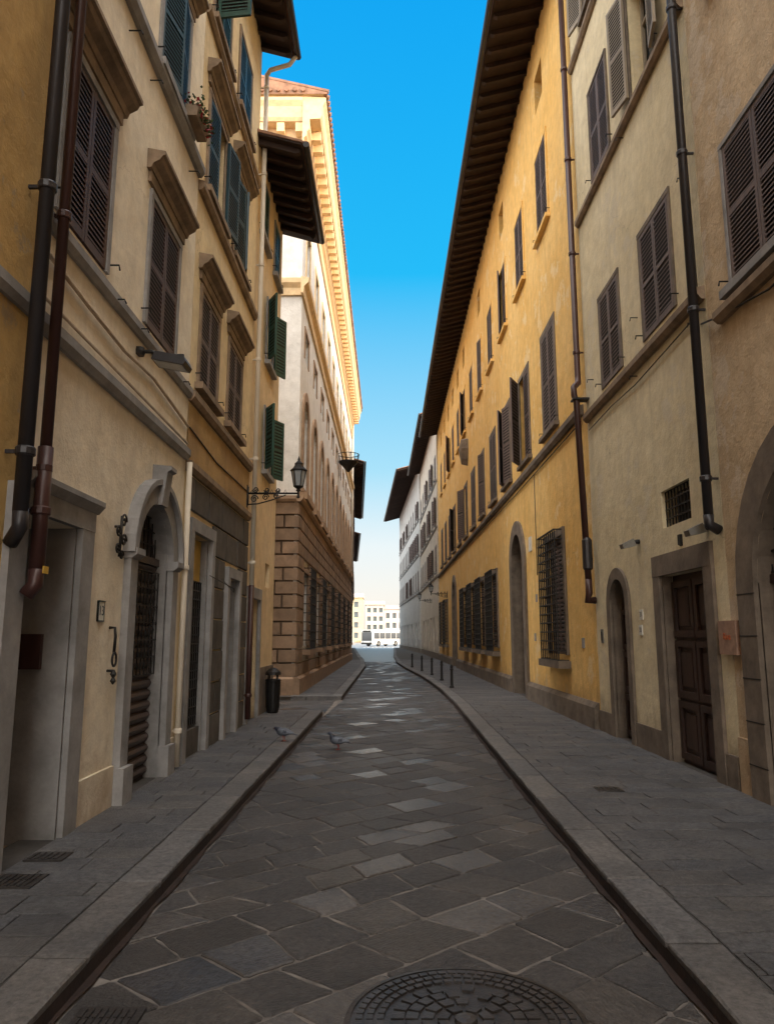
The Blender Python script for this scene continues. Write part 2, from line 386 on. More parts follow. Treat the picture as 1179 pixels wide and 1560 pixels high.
def panel_door(G,F,a,b,c,d,o,mat='wood',rows=3,cols=2,rise=0):
    q=G.mb('door',mat); w=(b-a)/cols; zt=d-rise; h=(zt-c)/rows
    for i in range(cols):
        for j in range(rows):
            x0=a+i*w+.02;x1=a+(i+1)*w-.02
            z0=c+j*h+.02; z1=c+(j+1)*h-.02
            box(q,F,x0,x1,z0,z0+.08,o,o+.035); box(q,F,x0,x1,z1-.08,z1,o,o+.035)
            box(q,F,x0,x0+.08,z0+.08,z1-.08,o,o+.034); box(q,F,x1-.08,x1,z0+.08,z1-.08,o,o+.034)
            box(q,F,x0+.14,x1-.14,z0+.14,z1-.14,o,o+.02)
def pipe_run(G,part,mat,F,s,zt,zb,o=.11,r=.05,step=1.9,extra=None):
    t=G.mb(part,mat,True); br=G.mb(part+'_brackets',mat)
    pts=extra or [F.P(s,zt,o),F.P(s,zb,o)]
    tube(t,pts,r,12)
    z=zb+.4
    while z<zt:
        lathe(br,F.P(s,z,o),[(r+.008,-.03),(r+.014,-.02),(r+.014,.02),(r+.008,.03)],12); box(br,F,s-.012,s+.012,z-.012,z+.012,-.01,o); z+=step

FL=Fr((-2.5,0),(0,1),(1,0)); FRt=Fr((3.5,0),(0,1),(-1,0))
# ============================================================ LEFT SIDE
G=Grp('ochre_corner_house'); ops=[]
for s in (-9,-5.5,-2,1.6): window(G,FL,ops,s,s+1,4.8,6.3,'sh_br',sp=.1); window(G,FL,ops,s,s+1,8,9.4,'sh_br',sp=.1)
for s in (-8,-4,0.2,3.4): ops.append((s,s+1.1,.0,2.4,0,'wood'))
body(G,FL,-12,4.9,15.2,ops,'L0',8)
string(G.mb('string_course','pietra'),FL,-12,4.88,3.8,.14,.06)
eave(G,FL,-12,4.85,15.0,.7,8,tiles=False); G.done()
# L1 cream house
G=Grp('cream_townhouse'); ops=[]
F=FL
for a,b in ((5.15,6.08),(7.2,8.22)):
    window(G,F,ops,a,b,4.78,6.2,'sh_br',(0,0),hd=True,fw=.07,sill=False,sp=.05)
window(G,F,ops,5.15,6.08,7.8,9.3,'sh_tl',(0,0),fw=.07,hd=True)
window(G,F,ops,7.2,8.22,7.8,9.3,'sh_tl',(12,9),fw=.07,hd=True)
for a,b in ((5.15,6.08),(7.2,8.22)): window(G,F,ops,a,b,10.8,12.2,'sh_tl',(0,0),fw=.07)
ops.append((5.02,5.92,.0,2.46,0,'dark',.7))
ops.append((7.22,8.42,.0,3.0,.6,'wood',.16,'pietra'))
sr=G.mb('door_surrounds','pietra')
surround(sr,F,5.02,5.92,.05,2.46,.24,.05,0,.16)
prism(sr,F,[(-.01,2.62),(.06,2.62),(.11,2.68),(.11,2.72),(-.01,2.74)],4.93,6.2)
surround(sr,F,7.22,8.42,.05,3.0,.2,.07,.6)
m_=7.82
for k in range(16):
    t0=math.pi*k/16;t1=math.pi*(k+1)/16; r0,r1=.80,.86
    vs=[F.P(m_-r*math.cos(t),2.4+r*math.sin(t),o) for o in (-.01,.12) for r,t in ((r0,t0),(r0,t1),(r1,t1),(r1,t0))]
    sr.add(vs,[(0,1,2,3),(4,5,6,7),(0,1,5,4),(1,2,6,5),(2,3,7,6),(3,0,4,7)])
prism(sr,F,[(-.01,2.98),(.12,2.98),(.16,3.34),(.2,3.36),(.2,3.4),(-.01,3.42)],7.72,7.92)
for a in (7.0,8.40):
    prism(sr,F,[(-.01,2.34),(.08,2.34),(.13,2.38),(.13,2.44),(-.01,2.45)],a,a+.24)
    box(sr,F,a-.01,a+.25,.05,.42,-.01,.12)
for (a,b,zt,dp) in ((5.02,5.92,2.46,.69),):
    box(sr,F,a-.001,a+.012,.05,zt,-dp,-.005); box(sr,F,b-.012,b+.001,.05,zt,-dp,-.005)
q=G.mb('roller_shutter','shopm')
z=.12
while z<2.36:
    prism(q,F,[(-.155,z),(-.125,z+.03),(-.11,z+.06),(-.125,z+.09),(-.155,z+.108)],7.235,8.405); z+=.115
box(q,F,7.235,8.405,2.38,2.46,-.15,-.09)
grid_bars(G.mb('fanlight_grille','iron'),F,7.24,8.40,1.2,2.3,-.09,10,6,.006)
grid_bars(G.mb('fanlight_grille','iron'),F,7.3,8.35,2.46,2.9,-.13,8,3,.006)
box(G.mb('inner_door','wood'),F,5.035,5.9,.1,2.1,-.69,-.62); panel_door(G,F,5.05,5.9,.1,2.1,-.615)
box(G.mb('mail_box','sh_br'),F,5.86,5.905,1.35,1.62,-.5,-.2)
body(G,F,4.9,8.95,15.6,ops,'L1',8)
tr=G.mb('string_course','pietra')
string(tr,F,4.91,8.94,3.76,.15,.07); string(tr,F,4.91,8.94,4.56,.14,.06); string(tr,F,4.91,8.94,7.6,.16,.09)
eave(G,F,4.9,8.95,15.4,.7,8,tiles=False)
for a,b in ((6.18,6.98),(8.68,8.93)): box(G.mb('plinth','L1'),F,a,b,0,.45,-.01,.03)
cb=G.mb('cables','cablew',True)
tube(cb,[F.P(5.0,4.36,.03),F.P(5.8,4.3,.03),F.P(6.6,4.25,.035),F.P(7.5,4.3,.03),F.P(8.9,4.18,.03)],.018,6)
tube(cb,[F.P(5.0,4.02,.03),F.P(6.4,4.0,.03),F.P(8.9,3.96,.03)],.014,6)
tube(cb,[F.P(5.25,4.0,.03),F.P(5.27,3.4,.03)],.012,6)
hk=G.mb('shutter_hooks','iron')
for s in (6.3,8.5,6.95): 
    for z in (4.62,7.4): tube(hk,[F.P(s,z,0),F.P(s,z,.12),F.P(s,z-.04,.14)],.008,6)
G.done()
# small planter on the upper sill
M['leafg']=simple('geranium_leaf',(.05,.09,.03),.7,var=.4,scale=20,island=.4); M['petal']=simple('geranium_petal',(.35,.02,.03),.7,island=.3)
G=Grp('flower_box'); prism(G.mb('trough','hood'),F,[(.10,7.77),(.22,7.77),(.25,7.92),(.08,7.92)],7.95,8.45)
for i in range(220):
    s=R.uniform(7.93,8.48); z=7.9+abs(R.gauss(0,.08)); o=R.uniform(.05,.30)
    if z>8.15: z=8.0
    if R.random()<.3: z=7.9-abs(R.gauss(0,.08)); o=R.uniform(.24,.31)
    a=R.uniform(0,6.28); r=R.uniform(.014,.028); k='petal' if R.random()<.3 else 'leafg'
    p=Vector(F.P(s,z,o)); u=Vector((math.cos(a),math.sin(a),R.uniform(-.5,.5))).normalized()*r; w_=Vector((-math.sin(a)*.6,math.cos(a)*.6,R.uniform(-1,1))).normalized()*r
    G.mb('blooms' if k=='petal' else 'leaves',k).add([p-u,p+w_,p+u,p-w_],[(0,1,2,3)])
G.done()
G=Grp('downpipe'); pipe_run(G,'pipe','pipe_dk',FL,4.72,15,2.4,.13,.05)
tube(G.mb('shoe','pipe_dk',True),[FL.P(4.72,2.42,.13),FL.P(4.73,2.3,.13),FL.P(4.78,2.2,.05)],.05,12); G.done()
G=Grp('downpipe'); pipe_run(G,'pipe','pipe_br',FL,5.0,15,2.35,.13,.04)
pipe_run(G,'lower_sleeve','pipe_br',FL,5.0,2.9,2.05,.13,.052)
tube(G.mb('shoe','pipe_br',True),[FL.P(5.0,2.06,.13),FL.P(5.0,1.95,.13),FL.P(4.98,1.87,.08)],.052,12)
box(G.mb('label','yel'),FL,4.96,5.04,2.02,2.07,.19,.195); G.done()
G=Grp('downpipe'); pipe_run(G,'pipe','pipe_w',FL,8.9,3.72,.12,.07,.035)
G.done()
# L2 straw/ochre house
G=Grp('ochre_townhouse'); ops=[]
for a,b in ((9.35,10.35),(11.1,12.1)):
    window(G,F,ops,a,b,4.88,6.2,'sh_gb',(0,0),hd=True,fw=.08,fm='hood')
    window(G,F,ops,a,b,7.7,9.15,'sh_tl',(4,172) if a<10 else (10,15),hd=True,fw=.08,fm='hood')
    window(G,F,ops,a,b,10.4,11.8,'sh_gn' if a<10 else 'sh_tl',(97,0) if a<10 else (0,0),fw=.08,fm='hood')
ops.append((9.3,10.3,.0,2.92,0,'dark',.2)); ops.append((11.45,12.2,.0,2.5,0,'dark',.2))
sr=G.mb('door_surrounds','pietra')
surround(sr,F,9.3,10.3,.05,2.92,.16,.07,0,.16); surround(sr,F,11.45,12.2,.05,2.5,.16,.09,0,.16)
for (a,b,zt) in ((9.3,10.3,2.92),(11.45,12.2,2.5)):
    box(sr,F,a-.001,a+.012,.05,zt,-.19,-.005); box(sr,F,b-.012,b+.001,.05,zt,-.19,-.005)
box(G.mb('shop_panel','yel'),F,9.315,10.285,2.35,2.9,-.14,-.1)
grid_bars(G.mb('shop_grille','iron'),F,9.32,10.28,.45,2.33,-.08,9,16,.008)
box(G.mb('shop_step','tuff'),F,9.3,10.3,.05,.42,-.19,-.03)
box(G.mb('shop_glass','yel'),F,9.36,9.9,1.5,2.1,-.18,-.16)
panel_door(G,F,11.46,12.19,.1,2.5,-.195)
body(G,F,8.95,13.1,13.25,ops,'L2',8)
rustic(G.mb('stone_cladding','tuff'),F,9.02,13.08,.08,3.62,ops,.42,.75,.035,.012,.17)
facade(G,Fr((-2.488,0),(0,1),(1,0)),8.96,13.08,3.80,4.52,[],'L2b',part='band')
tr=G.mb('string_course','hood'); string(tr,F,8.96,13.09,3.64,.15,.08); string(tr,F,8.96,13.09,4.54,.16,.08); string(tr,F,8.96,13.09,7.45,.15,.08)
string(tr,F,8.96,13.09,10.15,.14,.07)
eave(G,F,8.95,13.1,13.1,.62,8,step=.4)
cb=G.mb('cables','cable',True)
tube(cb,[F.P(9,4.2,.02),F.P(10.5,4.1,.02),F.P(13,4.15,.02)],.01,6)
tube(cb,[F.P(9.2,2.35,.3),F.P(9.7,2.22,.5),F.P(10.2,2.2,.4),F.P(11,2.45,.05)],.006,5)
G.done()
G=Grp('downpipe'); pipe_run(G,'pipe','pipe_w',FL,13.15,12.7,2.5,.1,.045)
tube(G.mb('swan_neck','pipe_w',True),[FL.P(13.15,12.68,.1),FL.P(13.15,12.8,.16),FL.P(13.12,12.9,.55),FL.P(13.12,13.1,.68)],.045,10)
pipe_run(G,'lower_pipe','pipe_br',FL,13.15,2.5,.2,.1,.05); G.done()
# L3 
G=Grp('sand_coloured_house'); ops=[]
window(G,F,ops,14.5,15.3,4.9,6.2,'sh_gn',(150,152),fw=.05,sp=.07)
window(G,F,ops,14.5,15.3,7.2,8.55,'sh_gn',(150,152),fw=.05,sp=.07)
window(G,F,ops,13.5,14.3,9.5,10.7,'sh_gn',(0,0),fw=.05,sp=.07)
window(G,F,ops,15.2,15.9,9.5,10.7,'sh_gn',(0,0),fw=.05,sp=.07)
ops.append((13.4,14.4,.0,2.3,0,'wood',.16)); ops.append((15.2,15.7,2.6,3.1,0,'dark'))
surround(G.mb('door_surrounds','pietra'),F,13.4,14.4,.05,2.3,.14,.06,0,.2)
q=G.mb('roller_shutter','shopm'); z=.12
while z<2.2: prism(q,F,[(-.155,z),(-.12,z+.05),(-.155,z+.1)],13.41,14.39); z+=.11
body(G,F,13.1,16.4,11.2,ops,'L3',8)
box(G.mb('plinth','pietra2'),F,14.6,16.42,0,1.0,-.01,.03)
eave(G,F,13.0,16.4,10.95,.85,8,step=.38)
G.done()
# L4 big palazzo
G=Grp('white_palazzo'); F4=Fr((-2.45,0),(0,1),(1,0)); Fs=Fr((-2.45,20),(-1,0),(0,-1))
ops=[]; Y1=50
cx=[21.4+2.72*i for i in range(11)]
for i,c in enumerate(cx):
    if c>49: continue
    window(G,F4,ops,c-.62,c+.62,5.75,8.55,None,fw=.26,fm='archw',rise=.62,fo=.06,sill=True)
    window(G,F4,ops,c-.5,c+.5,9.75,10.6,None,fw=.12,fm='archw',sill=False)
    window(G,F4,ops,c-.5,c+.5,12.1,13.9,None,fw=.15,fm='L4c')
    box(G.mb('parapet_sills','archw'),F4,c-1.0,c+1.0,5.42,5.62,.0,.22)
gx=[22.0+4.0*i for i in range(7)]
for c in gx:
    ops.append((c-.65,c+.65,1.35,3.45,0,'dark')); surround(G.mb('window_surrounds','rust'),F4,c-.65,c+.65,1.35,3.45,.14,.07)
    cage(G.mb('window_grilles','iron'),F4,c-.72,c+.72,1.25,3.55,.28,8,9)
    box(G.mb('window_sills','rust'),F4,c-.85,c+.85,1.1,1.24,0,.3)
body(G,F4,20,Y1,16.0,ops,'L4',14)
gops=[o for o in ops if o[3]<4]
rustic(G.mb('rusticated_base','rust'),F4,20.0,Y1,.55,5.25,gops,.36,.85,.07,.03,.14)
rustic(G.mb('rusticated_base','rust'),Fs,-.07,8,.55,5.25,[],.36,.85,.07,.03)
box(G.mb('base_joints','rustb'),Fs,.08,9,.1,5.25,-.02,.012)
for FF,a,b in ((F4,19.93,Y1),(Fs,.01,9)):
    st=G.mb('plinth','rust'); e=.16
    prism(st,FF,[(-.01,.08),(e,.08),(e,.5),(.08,.56),(-.01,.56)],a-(.09 if FF is F4 else 0),b)
    tr=G.mb('string_course','archw'); prism(tr,FF,[(-.01,5.25),(.1,5.25),(.16,5.32),(.16,5.41),(-.01,5.415)],a-(.09 if FF is F4 else 0),b)
    t2=G.mb('cornice','L4c'); prism(t2,FF,[(-.01,11.3),(.06,11.3),(.09,11.5),(.2,11.62),(.22,11.75),(-.01,11.8)],a-(.15 if FF is F4 else 0),b)
    prism(t2,FF,[(-.01,15.2),(.06,15.2),(.06,15.3),(.03,15.32),(.03,15.9),(.12,15.98),(.12,16.1),(.2,16.2),(.2,16.5),(.5,16.52),(.55,16.62),(.58,16.95),(.66,17.1),(.66,17.2),(-.01,17.25)],a-(.55 if FF is F4 else 0),b)
    s=a
    while s<b:
        box(t2,FF,s,s+.22,16.22,16.5,.15,.48); s+=.55
prism(G.mb('roof','tile'),F4,[(.7,17.26),(.7,17.32),(-6,19.0),(-13,17.26)],19.3,Y1+.3)
t=G.mb('roof_tiles','tile'); s=19.35
while s<Y1:
    tube(t,[F4.P(s,17.36,.74),F4.P(s,17.36+.5,-1.3)],.07,6); s+=.24
x=0
while x<9: tube(t,[Fs.P(x,17.38,.76),Fs.P(x,17.42,.2)],.07,6); x+=.24
box(G.mb('parapet','L4c'),Fs,-.6,9,17.255,17.33,-.5,.68)
tube(G.mb('downpipe','pipe_w',True),[F4.P(49.7,16.2,.1),F4.P(49.7,5.6,.1)],.06,8)
G.done()
G=Grp('iron_balcony'); c=F4.P(36.5,10.3,.5)
q=G.mb('basket','iron')
lathe(G.mb('base','iron'),(c[0],c[1],c[2]),[(.05,-.5),(.3,-.2),(.5,0),(.5,.04)],14)
for k in range(14):
    a=2*math.pi*k/14; tube(q,[(c[0]+.48*math.cos(a),c[1]+.48*math.sin(a),c[2]),(c[0]+.54*math.cos(a),c[1]+.54*math.sin(a),c[2]+.4)],.015,5)
tube(q,[(c[0]+.54*math.cos(2*math.pi*k/16),c[1]+.54*math.sin(2*math.pi*k/16),c[2]+.4) for k in range(17)],.02,6)
G.done()
def skew(p,q,side):
    d=Vector((q[0]-p[0],q[1]-p[1])); L=d.length; d.normalize()
    n=(d.y,-d.x) if side<0 else (-d.y,d.x)
    return Fr(p,(d.x,d.y),n),L
def plain_house(name,p,q,side,wm,zt,over,sm,floors,gm='pietra',D=9,sp=.16,w=1.0,pitch=2.8):
    G=Grp(name); F,L=skew(p,q,side); ops=[]
    n=int(L/pitch)
    for i in range(n):
        c=(i+.5)*L/n
        for (a,b) in floors: window(G,F,ops,c-w/2,c+w/2,a,b,sm,(0,0) if R.random()<.6 else (165,165),fw=.1,sp=sp)
        if i%2: ops.append((c-.7,c+.7,0,3.0,.6,'wood'))
        else: ops.append((c-.6,c+.6,1.3,3.0,0,'dark')) 
    body(G,F,0,L,zt+over*.28,ops,wm,D)
    for (a,b) in floors: string(G.mb('string_course',gm),F,0,L,a-.35,.14,.08)
    box(G.mb('plinth','pietra2'),F,0,L,0,.5,-.01,.04)
    eave(G,F,0,L,zt,over,D,step=.6,tiles=False); G.done()
plain_house('tan_roadside_house',(-2.5,50.4),(-3.5,75),-1,'L3',13.6,.9,'sh_gb',[(5,6.8),(8.2,10),(11.2,12.6)])
plain_house('plaster_roadside_house',(-3.62,75.3),(-5.0,103),-1,'RD',12.0,.8,'sh_gb',[(5,6.8),(8.2,10)])
# ============================================================ RIGHT SIDE
F=FRt
G=Grp('tan_corner_house'); ops=[]
window(G,F,ops,5.72,6.98,5.08,6.62,'sh_gb',(0,0),fw=.05,sp=.05)
for s in (-9,-6,-3,0.2,3): window(G,F,ops,s,s+1.2,5.08,6.62,'sh_gb',sp=.1); ops.append((s,s+1.1,.1,2.5,0,'wood'))
for s in (-9,-6,-3,0.2,3,5.72): window(G,F,ops,s,s+1.2,8.6,10.2,'sh_gb',sp=.1)
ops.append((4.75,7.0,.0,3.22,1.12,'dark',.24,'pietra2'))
surround(G.mb('arch_surround','pietra2'),F,4.75,7.0,.05,3.22,.34,.05,1.12)
for k in range(5):   # joints between the arch voussoirs / jamb stones
    box(G.mb('jamb_joints','dark'),F,7.0,7.345,.4+k*.4,.412+k*.4,.04,.052)
q=G.mb('gate','wood'); box(q,F,4.76,6.99,.1,2.1,-.23,-.15)
for i in range(5):
    box(G.mb('gate_panels','bluegrey'),F,4.82+i*.435,4.82+i*.435+.34,.25,.95,-.15,-.12); box(q,F,4.82+i*.435,4.82+i*.435+.34,1.05,1.98,-.15,-.12)
box(q,F,4.76,6.99,2.1,2.18,-.23,-.11)
grid_bars(G.mb('fanlight_grille','iron'),F,4.75,6.99,2.2,3.2,-.14,10,5,.01)
body(G,F,-12,7.62,16.6,ops,'RA',9)
string(G.mb('string_course','hood'),F,5.2,7.3,4.82,.14,.1)
box(G.mb('plinth','RA'),F,7.36,7.6,.05,.62,-.01,.03)
eave(G,F,-12,7.6,16.4,.9,9,tiles=False); G.done()
G=Grp('pale_yellow_townhouse'); ops=[]
for a,b in ((8.45,9.48),(10.5,11.45)):
    window(G,F,ops,a,b,5.55,7.05,'sh_gb',(0,0),fw=.07,fm='pietra2',sill=False,sp=.06,fo=.02)
window(G,F,ops,8.55,9.45,9.2,10.95,'sh_be',(168,168),fw=.05,fm='pietra2',sill=False)
window(G,F,ops,10.5,11.45,9.2,10.85,'sh_gb',(0,0),fw=.05,fm='pietra2',sill=False)
window(G,F,ops,8.55,9.45,12.4,14,'sh_be',(0,165),fw=.05,fm='pietra2'); window(G,F,ops,10.5,11.45,12.4,14,'sh_be',(165,165),fw=.05,fm='pietra2')
ops.append((8.4,9.3,2.95,3.42,0,'dark',.2)); ops.append((8.12,9.45,.0,2.36,0,'wood',.14)); ops.append((10.86,11.6,.0,2.46,.37,'wood',.16,'pietra2'))
sr=G.mb('door_surrounds','pietra2')
surround(sr,F,8.12,9.45,.05,2.36,.22,.04,0,.26); surround(sr,F,10.86,11.6,.05,2.46,.17,.04,.37)
for a,b,zt,dp in ((8.12,9.45,2.36,.13),):
    box(sr,F,a-.001,a+.012,.05,zt,-dp,-.005); box(sr,F,b-.012,b+.001,.05,zt,-dp,-.005)
panel_door(G,F,8.14,9.43,.12,2.3,-.136,rows=3,cols=2); panel_door(G,F,10.88,11.58,.12,2.4,-.156,rows=3,cols=1,rise=.37)
grid_bars(G.mb('vent_grille','iron'),F,8.4,9.3,2.95,3.42,-.06,9,4,.008)
body(G,F,7.62,12.5,16.9,ops,'RB',9)
tr=G.mb('string_course','hood'); string(tr,F,7.63,12.45,5.27,.16,.09); string(tr,F,7.63,12.45,8.95,.14,.08); string(tr,F,7.63,12.45,12.1,.14,.08)
for a,b in ((7.64,7.89),(9.68,10.68),(11.78,12.48)): box(G.mb('plinth','pietra2'),F,a,b,0,.42,-.01,.03)
eave(G,F,7.6,12.5,16.7,.9,9,tiles=False)
t=G.mb('hooks','iron')
for s,z in ((7.9,6.9),(9.9,5.2),(12.0,5.9),(9.9,8.9),(7.9,5.1),(9.75,6.0)): tube(t,[F.P(s,z,0),F.P(s,z,.1),F.P(s,z-.05,.11)],.008,6)
prism(G.mb('wedge_vent','iron'),F,[(-.01,2.8),(.03,2.8),(.03,2.68),(-.01,2.66)],8.7,8.78)
cb=G.mb('cables','cable',True)
tube(cb,[F.P(7.78,16,.03),F.P(7.8,9,.03),F.P(7.75,5.3,.03)],.008,5); tube(cb,[F.P(7.7,5.0,.04),F.P(7.3,4.9,.05),F.P(6.3,4.72,.03),F.P(3,4.75,.03)],.012,5)
tube(cb,[F.P(12.3,5.1,.03),F.P(11,5.12,.03),F.P(9.9,5.08,.03),F.P(7.9,5.15,.03)],.008,5)
G.done()
def wall_spot(name,F,s,z,o=.3):
    G=Grp(name); q=G.mb('arm','iron'); tube(q,[F.P(s,z,0),F.P(s,z+.02,o*.6),F.P(s,z,o)],.012,6)
    prism(G.mb('head','metalbox'),F,[(o-.1,z-.06),(o+.08,z-.1),(o+.1,z-.04),(o-.06,z+.04)],s-.07,s+.07)
    lathe(G.mb('wall_plate','iron'),F.P(s,z-.03,.02),[(.04,0),(.045,.03),(.03,.06)],10); G.done()
wall_spot('wall_spotlight',FRt,10.2,2.9,.16); wall_spot('wall_spotlight',FRt,8.0,2.78,.14)
G=Grp('wall_floodlight'); q=G.mb('arm','iron'); tube(q,[FL.P(7.05,4.42,0),FL.P(7.05,4.42,.15),FL.P(7.05,4.36,.25)],.02,8)
prism(G.mb('housing','pipe_dk'),FL,[(.18,4.30),(.5,4.24),(.52,4.28),(.5,4.33),(.22,4.38)],6.92,7.18); prism(G.mb('lens','frost'),FL,[(.2,4.296),(.48,4.244),(.48,4.24),(.2,4.292)],6.95,7.15)
lathe(G.mb('wall_plate','iron'),FL.P(7.05,4.38,.02),[(.05,0),(.06,.04),(.05,.08)],10); G.done()
G=Grp('downpipe'); pipe_run(G,'pipe','pipe_dk',FRt,7.66,15.8,2.85,.13,.05)
tube(G.mb('shoe','pipe_dk',True),[FRt.P(7.66,2.86,.13),FRt.P(7.66,2.76,.13),FRt.P(7.68,2.7,.02)],.055,12); G.done()
G=Grp('downpipe'); ex=[FRt.P(12.55,15,.12),FRt.P(12.55,6.15,.12),FRt.P(12.5,6.02,.13),FRt.P(12.4,5.9,.24),FRt.P(12.38,5.75,.24),FRt.P(12.4,5.62,.2),FRt.P(12.4,2.5,.13)]
pipe_run(G,'pipe','pipe_br',FRt,12.55,15,6.2,.12,.055,extra=ex)
lathe(G.mb('sleeve','pipe_dk'),FRt.P(12.4,2.7,.13),[(.06,0),(.085,.03),(.085,.5),(.06,.55)],12)
tube(G.mb('shoe','pipe_br',True),[FRt.P(12.4,2.55,.13),FRt.P(12.4,2.3,.13),FRt.P(12.42,2.2,.16),FRt.P(12.44,2.2,.02)],.06,12)
box(G.mb('bracket','iron'),FRt,12.3,12.5,5.66,5.69,0,.28); G.done()
# RC yellow palazzo
G=Grp('yellow_palazzo'); ops=[]; F=FRt; S1=50
cols=[15.3+2.83*i for i in range(12)]
for i,c in enumerate(cols):
    a1=[(0,0),(0,28),(12,24),(0,0),(14,0),(0,0),(0,160),(0,0),(0,24),(0,0),(0,0),(0,0)][i]
    window(G,F,ops,c-.6,c+.6,5.95,8.2,'sh_gb',a1,fw=.12,fm='pietra2',sp=.085,fo=.02)
    a2=[(0,0),(0,0),(0,15),(0,0),(10,0),(0,0),(0,20),(0,0),(0,0),(160,0),(0,0),(0,0)][i]
    window(G,F,ops,c-.55,c+.55,10.6,12.6,'sh_gb',a2,fw=.1,fm='RC',sp=.085)
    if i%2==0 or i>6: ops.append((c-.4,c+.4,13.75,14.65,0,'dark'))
for c in (15.3,24.2,27.2,30.2,33.2,43.5,46.5):
    ops.append((c-.72,c+.72,1.25,3.6,0,'glass')); surround(G.mb('window_surrounds','pietra2'),F,c-.72,c+.72,1.25,3.6,.15,.05)
    leaf(G,'sh_gb',F,c-.715,1.26,3.59,.71,1,0,-.06,.085); leaf(G,'sh_gb',F,c+.715,1.26,3.59,.71,-1,0,-.06,.085)
    cage(G.mb('window_grilles','iron'),F,c-.8,c+.8,1.15,3.7,.2,9,14)
    box(G.mb('window_sills','pietra2'),F,c-.95,c+.95,1.0,1.14,-.01,.24)
for c,w,h in ((19.7,.8,4.3),(38.5,.85,4.4)):
    ops.append((c-w,c+w,.0,h,w,'wood',.25,'pietra2')); surround(G.mb('door_surrounds','pietra2'),F,c-w,c+w,.05,h,.36,.06,w)
    panel_door(G,F,c-w+.02,c+w-.02,.12,h,-.245,rows=4,cols=2,rise=w)
body(G,F,12.5,S1,15.65,ops,'RC',9)
string(G.mb('string_course','pietra2'),F,12.7,S1,5.5,.2,.1)
for a,b in ((12.55,18.5),(20.9,37.2),(39.8,S1)):
    prism(G.mb('plinth','pietra2'),F,[(-.01,.05),(.1,.05),(.09,.44),(.03,.52),(-.01,.52)],a,b)
eave(G,F,12.45,S1,15.35,1.15,9,sl=.26,step=.5,tiles=False)
box(G.mb('marble_plaque','white'),F,17.75,18.05,3.65,4.0,-.01,.03)
for s,z in ((13.3,1.4),(17.6,1.5),(17.3,2.4)): box(G.mb('meter_cover','pietra'),F,s,s+.14,z,z+.18,-.01,.02)
cb=G.mb('cables','cable',True); tube(cb,[F.P(12.8,5.4,.03),F.P(18,5.38,.03),F.P(30,5.4,.03),F.P(49,5.4,.03)],.012,5)
tube(cb,[F.P(17.1,5.4,.03),F.P(17.1,3,.03)],.01,5)
G.done()
G=Grp('carved_stone_shield'); q=G.mb('shield','pietra2'); s=31.3
pr=[(-.35,11.2),(0,11.35),(.35,11.2),(.38,10.8),(.2,10.35),(0,10.1),(-.2,10.35),(-.38,10.8)]
pr=[(a,z-1.2) for a,z in pr]
vs=[F.P(s+a,z,-.01) for a,z in pr]+[F.P(s+a*.85,9.6+(z-9.6)*.9,.28) for a,z in pr]+[F.P(s,9.6,.4)]
n=8; q.add(vs,[(i,(i+1)%n,n+(i+1)%n,n+i) for i in range(n)]+[(n+i,n+(i+1)%n,2*n) for i in range(n)]); G.done()
plain_house('pale_grey_townhouse',(3.45,50.2),(3.2,70),1,'RD',17.0,1.1,'sh_gb',[(6,7.8),(9.4,11.2),(12.6,14.2)])
plain_house('white_corner_palazzo',(3.1,70.3),(1.75,103),1,'RE',17.6,2.1,'sh_gb',[(6,7.8),(9.6,11.4),(13,14.6)])

# ============================================================ GROUND
def interp(T,y):
    if y<=T[0][0]: return T[0][1]
    for (a,b),(c,d) in zip(T[:-1],T[1:]):
        if y<=c: return b+(d-b)*(y-a)/(c-a)
    return T[-1][1]
KL=[(-12,-1.42),(3.4,-1.42),(15.7,-1.33),(19.4,-1.16),(40,-1.14),(50,-1.5),(60,-2.1),(75,-2.9),(104,-4.4)]
KR=[(-12,1.38),(5,1.39),(8,1.42),(13,1.5),(18,1.6),(22,1.58),(26,1.5),(30,1.35),(37,.95),(45,.62),(60,.5),(90,.8),(104,.9)]
WL=[(-12,-2.49),(50,-2.44),(75,-3.45),(104,-4.99)]
WR=[(-12,3.49),(50,3.49),(70,3.2),(104,1.75)]
ZP=.10
def clip(poly,a,b,c):
    out=[]; n=len(poly)
    for i in range(n):
        p,q=poly[i],poly[(i+1)%n]; dp=a*p[0]+b*p[1]-c; dq=a*q[0]+b*q[1]-c
        if dp<=0: out.append(p)
        if (dp<0<dq) or (dq<0<dp):
            t=dp/(dp-dq); out.append((p[0]+(q[0]-p[0])*t,p[1]+(q[1]-p[1])*t))
    return out
def area(p): return sum(p[i][0]*p[(i+1)%len(p)][1]-p[(i+1)%len(p)][0]*p[i][1] for i in range(len(p)))/2
def inset(p,g):
    if area(p)<0: p=p[::-1]
    o=p
    for i in range(len(p)):
        a,b=p[i],p[(i+1)%len(p)]; dx,dy=b[0]-a[0],b[1]-a[1]; L=math.hypot(dx,dy)
        if L<1e-5: continue
        nx,ny=dy/L,-dx/L; o=clip(o,nx,ny,nx*a[0]+ny*a[1]-g)
        if len(o)<3: return []
    return o
def rough_edge(p,amp,corner):
    o=[];n=len(p)
    for i in range(n):
        a,b=p[i],p[(i+1)%n]; dx,dy=b[0]-a[0],b[1]-a[1]; L=math.hypot(dx,dy)
        if L<.08: o.append(a); continue
        t=min(corner/L,.3); nx,ny=-dy/L,dx/L
        o.append((a[0]+dx*t,a[1]+dy*t))
        for f in (.25,.5,.75):
            w=R.uniform(0,amp); o.append((a[0]+dx*f+nx*w,a[1]+dy*f+ny*w))
        o.append((b[0]-dx*t,b[1]-dy*t))
    return o
